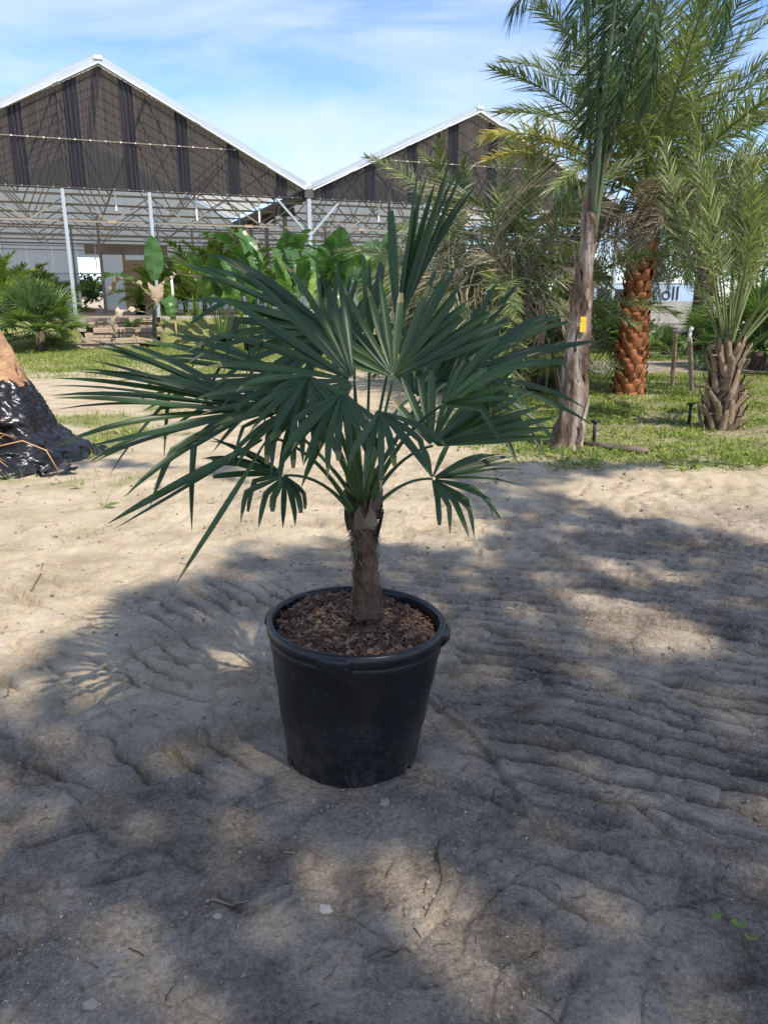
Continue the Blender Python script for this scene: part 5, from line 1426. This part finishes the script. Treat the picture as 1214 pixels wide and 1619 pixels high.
mb.tube([(0.1, -0.5, 0.22), (0.35, -0.56, 0.24), (0.6, -0.6, 0.30), (0.8, -0.62, 0.22), (0.88, -0.6, 0.02)], 0.006, 5, 0.8)
ob('root', mb.mesh('root', M['root']), wr)

# ------------------------------------------------------------------ stakes, log, irrigation risers
def stake(px, py, tx, ty, label, group, mat='wood'):
    p = ground_at(px, py); tp = at(tx, ty, p[1]) - p
    o = thing('wooden_stake', label, 'stake', p, group)
    mb = MB(); n = np.linspace(0, 1, 5)[:, None]
    mb.tube(np.array([0, 0, -0.1]) * (1 - n) + tp * n, 0.040, 4); ob('pole', mb.mesh('pole', M[mat], False), o)
    return p, tp
M['wood_grey'] = simple('weathered_timber', [(0.3, (0.24, 0.165, 0.11)), (0.7, (0.42, 0.32, 0.235))], 4, 0.85, 0.3, 30, stretch=(8, 8, 1))
pa, ta = stake(1062, 611, 1068, 518, 'bare wooden stake tied by a white strap, the left and brighter of the pair', 'stakes beside the short date palm')
pb, tb2 = stake(1094, 618, 1089, 516, 'weathered wooden stake tied by a white strap, nearer the short date palm', 'stakes beside the short date palm', 'wood_grey')
st_o = pa + ta * 0.95
st_ = thing('strap', 'white strap tied between the two wooden stakes', 'strap', st_o)
mb = MB(); A_ = np.array([-0.05, -0.045, 0]); B_ = pb + tb2 * 0.97 - st_o
mb.tube([A_, A_ * 0.2 + B_ * 0.3 + [0, -0.05, -0.03], B_ * 0.7 + [0, -0.05, -0.02], B_ + [0.03, -0.04, 0.0]], [0.028, 0.02, 0.02, 0.03], 6)
mb.tube([B_ + [0, -0.055, 0], B_ + [-0.02, -0.06, -0.2]], [0.03, 0.02], 6); ob('band', mb.mesh('band', M['white_paint']), st_)
M['dark_plastic'] = simple('dark_plastic', [(0.3, (0.012, 0.014, 0.015)), (0.7, (0.03, 0.033, 0.035))], 5, 0.5)
for (px, py, ty, lab) in ((1088, 671, 641, 'small black irrigation riser in the grass left of the short date palm'), (938, 698, 668, 'small black irrigation riser in the grass beside the leaning trunk')):
    p = ground_at(px, py); hh = at(px, ty, p[1])[2] - p[2]
    o = thing('irrigation_riser', lab, 'riser', p, 'irrigation risers')
    mb = MB(); mb.tube([(0, 0, -.02), (0, 0, hh)], 0.019, 8); ob('pipe', mb.mesh('pipe', M['dark_plastic']), o)
    mb = MB(); mb.tube([(0, 0, hh), (0, 0, hh + 0.03)], [0.034, 0.028], 8); mb.box((-0.05, -0.012, hh + 0.012), (0.05, 0.012, hh + 0.03)); ob('head', mb.mesh('head', M['dark_plastic']), o)
p = ground_at(980, 714); q_ = ground_at(1022, 718) - p; o_ = ground_at(922, 706) - p
lg = thing('log', 'low grey weathered plank lying in the grass right of the leaning trunk', 'log', p)
mb = MB(); mb.tube([o_ + [0, 0, 0.03], o_ * 0.3 + [0, 0, 0.035], q_ * 0.5 + [0, 0, .035], q_ + [0, 0, .03]], [0.035, 0.05, 0.052, 0.045], 8, flat=0.7); ob('plank', mb.mesh('plank', M['bark']), lg)

# ------------------------------------------------------------------ far right: block wall, trailer with lettering, trees
wp = ground_at(1060, 528); wp = np.array([11.0, 30.0, Hs(11.0, 30.0)])
wl = thing('block_wall', 'pale block wall glimpsed behind the orange trunk', 'wall', wp)
for r in range(3):
    for c_ in range(7):
        mb = MB(); x0 = -2.6 + c_ * 0.84 + (0.42 if r % 2 else 0); mb.box((x0, rb.uniform(-0.02, 0.02), r * 0.42), (x0 + 0.825, 0.4, r * 0.42 + 0.405)); ob('block', mb.mesh('block', M['concrete'], False), wl)
tp0 = np.array([10.6, 33.0, Hs(10.6, 33.0)])
M['trailer'] = simple('pale_blue_panel', [(0.3, (0.36, 0.48, 0.62)), (0.7, (0.45, 0.57, 0.70))], 1.2, 0.5)
M['black_paint'] = simple('black_lettering', [(0.3, (0.02, 0.02, 0.022)), (0.7, (0.03, 0.03, 0.033))], 3, 0.5)
tl_ = thing('trailer', 'pale blue box trailer with dark lettering behind the block wall', 'trailer', tp0)
mb = MB(); mb.box((-3.0, 0, 0.9), (2.5, 2.2, 1.92)); ob('body', mb.mesh('body', M['trailer'], False), tl_)
mb = MB(); mb.box((-3.05, -0.03, 1.923), (2.55, 2.25, 1.97)); ob('top_rail', mb.mesh('top_rail', M['white_paint'], False), tl_)
mb = MB(); mb.box((-1.7, -0.04, 1.3), (-0.35, -0.004, 1.7)); ob('window', mb.mesh('window', M['dark_plastic'], False), tl_)
for x in (-1.6, 1.4):
    mb = MB(); mb.tube([(x, 0.05, 0.45), (x, 0.35, 0.45)], 0.45, 18); ob('wheel', mb.mesh('wheel', M['dark_plastic']), tl_)
cu = bpy.data.curves.new('lettering', 'FONT'); cu.body = 'oll'; cu.size = 0.78; cu.extrude = 0.012; cu.materials.append(M['black_paint'])
_to = bpy.data.objects.new('lettering_curve', cu); _me = bpy.data.meshes.new_from_object(_to); bpy.data.objects.remove(_to)
tx = ob('lettering', _me, tl_, Matrix.Translation((0.95, -0.02, 1.27)) @ Matrix.Rotation(math.radians(90), 4, 'X'))

def leafy_tree(p, h_, r_, label, name='tree', group=None, n=2600, leaf=0.16, trunk=True, squash=0.75):
    o = thing(name, label, 'tree' if trunk else 'shrub', p, group)
    rg_ = np.random.default_rng(int(abs(p[0] * 131 + p[1] * 17)) + n)
    if trunk:
        mb = MB(); mb.tube([(0, 0, -.1), (0.05, 0, h_ * 0.35), (0, 0.05, h_ * 0.7)], [0.16, 0.12, 0.05], 8)
        for q in range(6):
            a = q * 1.1; mb.tube([(0, 0, h_ * (0.3 + 0.05 * q)), (math.cos(a) * r_ * 0.6, math.sin(a) * r_ * 0.6, h_ * (0.55 + 0.05 * q))], [0.06, 0.02], 5)
        ob('trunk', mb.mesh('trunk', M['bark']), o)
    nc = 34
    cc_ = rg_.normal(0, 0.5, (nc, 3)) * [r_ * 0.85, r_ * 0.85, h_ * 0.24]; cc_[:, 2] = np.clip(cc_[:, 2] + h_ * (0.62 if trunk else 0.5), 0.15 * h_, h_)
    ci = rg_.integers(0, nc, n)
    P = cc_[ci] + rg_.normal(0, 1, (n, 3)) * r_ * np.array([0.2, 0.2, 0.2 * squash]); P[:, 2] = np.maximum(P[:, 2], 0.05)
    d = rg_.normal(0, 1, (n, 3)); d[:, 2] -= 0.4; d /= np.linalg.norm(d, axis=1)[:, None]
    s2 = np.cross(d, rg_.normal(0, 1, (n, 3))); s2 /= np.linalg.norm(s2, axis=1)[:, None]
    L_ = leaf * rg_.uniform(0.6, 1.3, n); k_ = np.array([-0.5, 0.0, 0.5])
    mb = MB(); mb.strips(P[:, None, :] + d[:, None, :] * (L_[:, None, None] * k_[None, :, None]), s2[:, None, :] * (L_[:, None, None] * np.array([0.1, 0.3, 0.04])[None, :, None]), np.clip(0.15 * rg_.normal(0, 1, nc)[ci] + rg_.uniform(0.25, 0.75, n), 0, 1))
    ob('crown', mb.mesh('crown', M['tree_leaf']), o)
    return o
gt_ = 'trees beyond the far end of the nursery'
for x, y, h_, r_, lab in ((13.5, 39, 4.4, 3.0, 'dark broad tree behind the pale blue trailer'), (20, 42, 5.2, 3.4, 'broad dark tree behind the short date palm'), (26.5, 40, 5.0, 3.2, 'broad dark tree beyond the right picture edge'),
                          (7.5, 44, 4.2, 2.6, 'dark tree seen through the gap under the end of the second gable'), (-14, 49, 5.0, 3.0, 'tree showing through the far doorway of the greenhouse')):
    leafy_tree((x, y, Hs(x, y)), h_, r_, lab, 'broadleaf_tree', gt_)
dpx = gp(0.7, 14.6, FLOOR_Z)
leafy_tree(dpx, 1.9, 1.3, 'dark shrub showing through the far doorway of the greenhouse', 'shrub', None, 1500, 0.17, False)
gs_ = 'leafy shrubs between the palms on the right'
for px, py, d_, h_, r_, lab in ((1235, 560, 18.5, 2.3, 1.1, 'leafy shrub at the right edge beyond the dark green fan palm'), (1300, 560, 16.0, 2.6, 1.4, 'leafy shrub just past the right picture edge'), (950, 540, 22, 1.0, 0.8, 'low leafy shrub left of the orange trunk'), (830, 560, 16.5, 1.8, 1.5, 'dark leafy shrub behind the date palm thicket'), (700, 560, 16.5, 1.7, 1.4, 'dark leafy shrub behind the left end of the date palm thicket')):
    x = (px - 607) / 1200 * d_ * 1.0; leafy_tree((x, d_, Hs(x, d_)), h_, r_, lab, 'shrub', gs_, 2200, 0.17, False)
# a second date palm beyond, its dark trunk right of the lettering
b4 = np.array([8.3, 20.5, Hs(8.3, 20.5)])
fd = thing('date_palm', 'date palm with a dark thin trunk beside the lettered trailer', 'palm', b4)
mb = MB(); mb.tube([(0, 0, -.1), (0, 0, 1.4), (-0.05, 0, 2.7)], [0.3, 0.26, 0.22], 12); ob('trunk', mb.mesh('trunk', M['brown_core']), fd)
crown(fd, (-0.05, 0, 2.7), SYL, spiral(30, 5, 82, rp_, 0.9), rp_, scale=(0.7, 0.95), roll=0.5)
crown(fd, (-0.05, 0, 2.6), SYL_D, spiral(8, -20, 15, rp_, 0.9), rp_, 'dead_frond', (0.6, 0.9), 0.5)
b5 = np.array([11.5, 14.5, Hs(11.5, 14.5)])
fd2 = thing('date_palm', 'full date palm leaning in from beyond the right picture edge', 'palm', b5)
mb = MB(); mb.tube([(0, 0, -.1), (0, 0, 1.2), (-0.05, 0, 2.3)], [0.32, 0.28, 0.24], 12); ob('trunk', mb.mesh('trunk', M['brown_core']), fd2)
crown(fd2, (-0.05, 0, 2.4), SYL, spiral(34, -5, 82, rp_, 0.9), rp_, scale=(0.9, 1.1), roll=0.5)

# ------------------------------------------------------------------ mulch strip under the far palms
# ------------------------------------------------------------------ grass and low weeds
def grass_patch(name, xr, yr, n, hmin, hmax, wid, thr, tone, leafy=0.0, seed=1):
    g_ = np.random.default_rng(seed)
    yy = np.exp(g_.uniform(np.log(yr[0]), np.log(yr[1]), n)); xx = g_.uniform(xr[0], xr[1], n) * (yy / yr[1] if leafy < -1 else 1)
    m_ = grass_mask(xx, yy); dens = m_ * (0.35 + 0.9 * np.clip(fbm(xx * 1.4, yy * 1.4, 3) + 0.4, 0, 1))
    kp = g_.uniform(0, 1, n) < dens * thr
    xx = xx[kp]; yy = yy[kp]; n = len(xx); zz = H(xx, yy)
    a = g_.uniform(0, 6.283, n); hh = g_.uniform(hmin, hmax, n) * (0.6 + 0.8 * np.clip(fbm(xx * 2.1 + 9, yy * 2.1, 2) + 0.4, 0, 1))
    ln = g_.uniform(0.2, 0.9, n)
    lf = g_.uniform(0, 1, n) < leafy
    ln = np.where(lf, g_.uniform(1.0, 2.4, n), ln); hh = np.where(lf, hh * 0.6, hh)
    d = np.stack([np.cos(a), np.sin(a)], 1)
    k_ = np.array([0, 0.55, 1.0])
    cen = np.stack([xx[:, None] + d[:, :1] * (hh * ln)[:, None] * k_ ** 1.5, yy[:, None] + d[:, 1:] * (hh * ln)[:, None] * k_ ** 1.5, zz[:, None] + hh[:, None] * (k_ - np.where(lf, 0.35, 0.0)[:, None] * k_ ** 2)], -1)
    w_ = np.where(lf, hh * 0.30, wid * g_.uniform(0.7, 1.3, n) * (0.6 + yy / 14))
    prof = np.where(lf[:, None], np.array([0.25, 1.0, 0.08])[None, :], np.array([1.0, 0.8, 0.08])[None, :])
    tw = np.stack([-d[:, 1], d[:, 0], 0.25 * g_.normal(0, 1, n)], 1)
    mb = MB(); mb.strips(cen, tw[:, None, :] * (w_[:, None] * prof)[:, :, None], np.clip(g_.uniform(*tone, n) + 0.25 * fbm(xx * 0.7, yy * 0.7, 2), 0, 1))
    return ob(name, mb.mesh(name, M['grass']), kind='stuff')
grass_patch('grass', (0.2, 9.5), (6.2, 15.2), 120000, 0.03, 0.09, 0.0035, 1.0, (0.15, 0.85), leafy=0.55, seed=2)
grass_patch('grass', (-13, 6), (14.0, 28), 150000, 0.03, 0.08, 0.004, 1.0, (0.3, 0.9), leafy=0.25, seed=3)
grass_patch('grass', (-4.2, -1.4), (4.2, 12.5), 26000, 0.04, 0.12, 0.0022, 0.8, (0.35, 1.0), leafy=0.1, seed=4)
grass_patch('grass', (3.0, 16), (17.8, 30), 30000, 0.05, 0.12, 0.006, 1.0, (0.2, 0.8), leafy=0.4, seed=6)

# ------------------------------------------------------------------ grit, clods, chips and litter on the mud
M['shell'] = leaf_mat('shell_grit', [(0, (0.30, 0.26, 0.20)), (0.5, (0.52, 0.47, 0.39)), (1, (0.74, 0.71, 0.65))], rough=0.7, trans=0)
M['clod'] = leaf_mat('mud_clod', [(0, (0.13, 0.105, 0.08)), (0.5, (0.22, 0.185, 0.145)), (1, (0.34, 0.29, 0.23))], rough=0.95, trans=0, nscale=20)
M['twig'] = leaf_mat('twig', [(0, (0.07, 0.05, 0.035)), (0.5, (0.17, 0.12, 0.085)), (1, (0.34, 0.27, 0.18))], rough=0.9, trans=0)
ICO = np.array([(0, 0, 1), (0.894, 0, 0.447), (0.276, 0.851, 0.447), (-0.724, 0.526, 0.447), (-0.724, -0.526, 0.447), (0.276, -0.851, 0.447), (0.724, 0.526, -0.447), (-0.276, 0.851, -0.447), (-0.894, 0, -0.447), (-0.276, -0.851, -0.447), (0.724, -0.526, -0.447), (0, 0, -1)])
ICF = np.array([(0,1,2),(0,2,3),(0,3,4),(0,4,5),(0,5,1),(1,6,2),(2,7,3),(3,8,4),(4,9,5),(5,10,1),(6,7,2),(7,8,3),(8,9,4),(9,10,5),(10,6,1),(11,7,6),(11,8,7),(11,9,8),(11,10,9),(11,6,10)])
def scatter(name, n, s0, s1, mat, xr, yr, seed, flat=0.5, tone=(0.1, 0.9), dens=None, sink=0.2):
    g_ = np.random.default_rng(seed)
    yy = np.exp(g_.uniform(np.log(yr[0]), np.log(yr[1]), n)); xx = g_.uniform(xr[0], xr[1], n) * np.minimum(1, (yy + 0.3) / 4.0)
    if dens is not None:
        kp = g_.uniform(0, 1, n) < dens(xx, yy); xx = xx[kp]; yy = yy[kp]; n = len(xx)
    s = s0 * (s1 / s0) ** (g_.uniform(0, 1, n) ** 2.2) * (0.55 + 0.18 * yy)
    zz = H(xx, yy)
    V = ICO[None] * (1 + g_.normal(0, 0.16, (n, 12, 1))) * s[:, None, None] * np.stack([g_.uniform(0.7, 1.4, n), g_.uniform(0.6, 1.1, n), flat * g_.uniform(0.6, 1.4, n)], 1)[:, None, :]
    a = g_.uniform(0, 6.283, n); c_, s_ = np.cos(a)[:, None], np.sin(a)[:, None]
    X = V[:, :, 0] * c_ - V[:, :, 1] * s_; Y = V[:, :, 0] * s_ + V[:, :, 1] * c_
    V = np.stack([X + xx[:, None], Y + yy[:, None], V[:, :, 2] + (zz + s * flat * (0.6 - sink))[:, None]], -1)
    F_ = (ICF[None] + (np.arange(n) * 12)[:, None, None]).reshape(-1, 3)
    mb = MB(); mb.add(V.reshape(-1, 3), F_, np.repeat(g_.uniform(*tone, n), 20))
    return ob(name, mb.mesh(name, M[mat], False), kind='stuff')
patch = lambda s, o, t0: (lambda x, y: sstep(t0, t0 + 0.35, fbm(x * s + o, y * s, 3)) * 0.95 + 0.05)
scatter('shell_grit', 16000, 0.0011, 0.0036, 'shell', (-4.5, 4.5), (1.15, 7.5), 31, 0.6, dens=patch(1.3, 4, -0.05))
scatter('mud_clods', 22000, 0.0018, 0.010, 'clod', (-4, 4), (1.15, 6.5), 32, 0.7, dens=patch(1.6, 14, 0.0), sink=0.1)
mb = MB(); g_ = np.random.default_rng(41)
for q in range(420):
    y = math.exp(g_.uniform(math.log(1.2), math.log(7))); x = g_.uniform(-1, 1) * (0.3 + 0.55 * y); a = g_.uniform(0, 6.28); L_ = g_.uniform(0.01, 0.05) * (0.7 + 0.12 * y)
    pts = []
    for k_ in range(4):
        pts.append((x, y, Hs(x, y) + 0.004)); a += g_.normal(0, 0.35); x += L_ / 3 * math.cos(a); y += L_ / 3 * math.sin(a)
    mb.tube(pts, g_.uniform(0.0008, 0.002), 4, g_.uniform(0, 1), cap=False)
ob('litter', mb.mesh('litter', M['twig']), kind='stuff')

def lying_twig(pxs, r, tone, name, label, cat, mat='twig', group=None):
    P = np.array([ground_at(*p) for p in pxs]); o = P[0].copy()
    n_ = 12; t_ = np.linspace(0, len(P) - 1, n_)
    Q = np.stack([np.interp(t_, range(len(P)), P[:, q]) for q in range(3)], 1)
    Q[:, 2] = H(Q[:, 0], Q[:, 1]) + r * 1.2
    me = MB(); me.tube(Q - o, np.linspace(r, r * 0.5, n_), 6, tone)
    x = ob(name, me.mesh(name, M[mat])); x.location = tuple(o)
    tag(x, label, cat, group)
lying_twig([(800, 962), (822, 963), (846, 966)], 0.0042, 0.95, 'straw', 'pale straw lying on the mud right of the pot', 'straw', 'straw')
lying_twig([(50, 935), (62, 915), (70, 893)], 0.006, 0.55, 'twig', 'brown twig lying on the sunny sand at the left', 'twig')
lying_twig([(575, 1515), (605, 1500), (650, 1508)], 0.005, 0.4, 'twig', 'bent brown twig on the mud in the foreground sun patch', 'twig')
lying_twig([(335, 1425), (360, 1432), (395, 1438)], 0.0045, 0.7, 'twig', 'pale root piece on the mud in the left foreground', 'twig')
lying_twig([(688, 1345), (700, 1395), (672, 1450)], 0.003, 0.05, 'twig', 'thin dark twig standing out of the foreground sun patch', 'twig')
def stone(px, py, s, label, name='stone', mat='shell', tone=0.15, flat=0.5):
    p = ground_at(px, py); g_ = np.random.default_rng(int(px * 7 + py))
    me = MB(); me.add(ICO * (1 + g_.normal(0, 0.17, (12, 1))) * [s * 1.2, s, s * flat], ICF, tone)
    x = ob(name, me.mesh(name, M[mat], False)); x.location = (p[0], p[1], p[2] + s * flat * 0.15); x.rotation_euler = (0.2, 0.1, px)
    tag(x, label, 'stone', 'loose pale stones on the mud')
stone(608, 1270, 0.018, 'pale angular stone on the mud just in front of the pot', mat='clod', tone=0.95)
stone(205, 952, 0.026, 'rounded tan stone at the edge of the shade on the left', mat='clod', tone=0.95)
stone(245, 955, 0.028, 'long pale stone at the edge of the shade, beside the tan one', mat='clod', tone=0.95, flat=0.4)
stone(300, 965, 0.022, 'pale stone right of the other stones at the shade edge', mat='clod', tone=0.95)
stone(515, 1440, 0.016, 'white shell piece in the small foreground sun patch', tone=0.22)
stone(145, 1590, 0.014, 'grey stone in the left bottom corner of the mud', mat='clod', tone=0.95)
stone(345, 1450, 0.010, 'small white shell piece beside the pale root piece', tone=0.3)
# a seedling at the right
sp0 = ground_at(1186, 1515)
sd_ = thing('seedling', 'tiny green seedling with round leaves on the mud, bottom right', 'seedling', sp0)
mb = MB(); mb.tube([(0, 0, 0), (-0.01, 0.02, 0.03), (-0.02, 0.05, 0.045)], 0.0016, 5, 0.8); ob('stem', mb.mesh('stem', M['hero_petiole']), sd_)
for q, (x, y, z) in enumerate(((-0.055, 0.075, 0.05), (-0.02, 0.055, 0.05), (0.0, 0.02, 0.042), (0.015, 0.03, 0.03), (-0.01, 0.04, 0.055))):
    mb = MB(); th = np.linspace(0, 2 * np.pi, 10, endpoint=False)
    v = np.concatenate([[(0, 0, 0.001)], np.stack([0.012 * np.cos(th), 0.009 * np.sin(th), 0.003 * np.cos(2 * th)], 1)])
    mb.add(v, [(0, k_ + 1, (k_ + 1) % 10 + 1) for k_ in range(10)], 0.6)
    ob('leaf', mb.mesh('leaf', M['grass']), sd_, Matrix.Translation((x, y, z)) @ Matrix.Rotation(q, 4, 'Z') @ Matrix.Rotation(0.4, 4, 'X'))
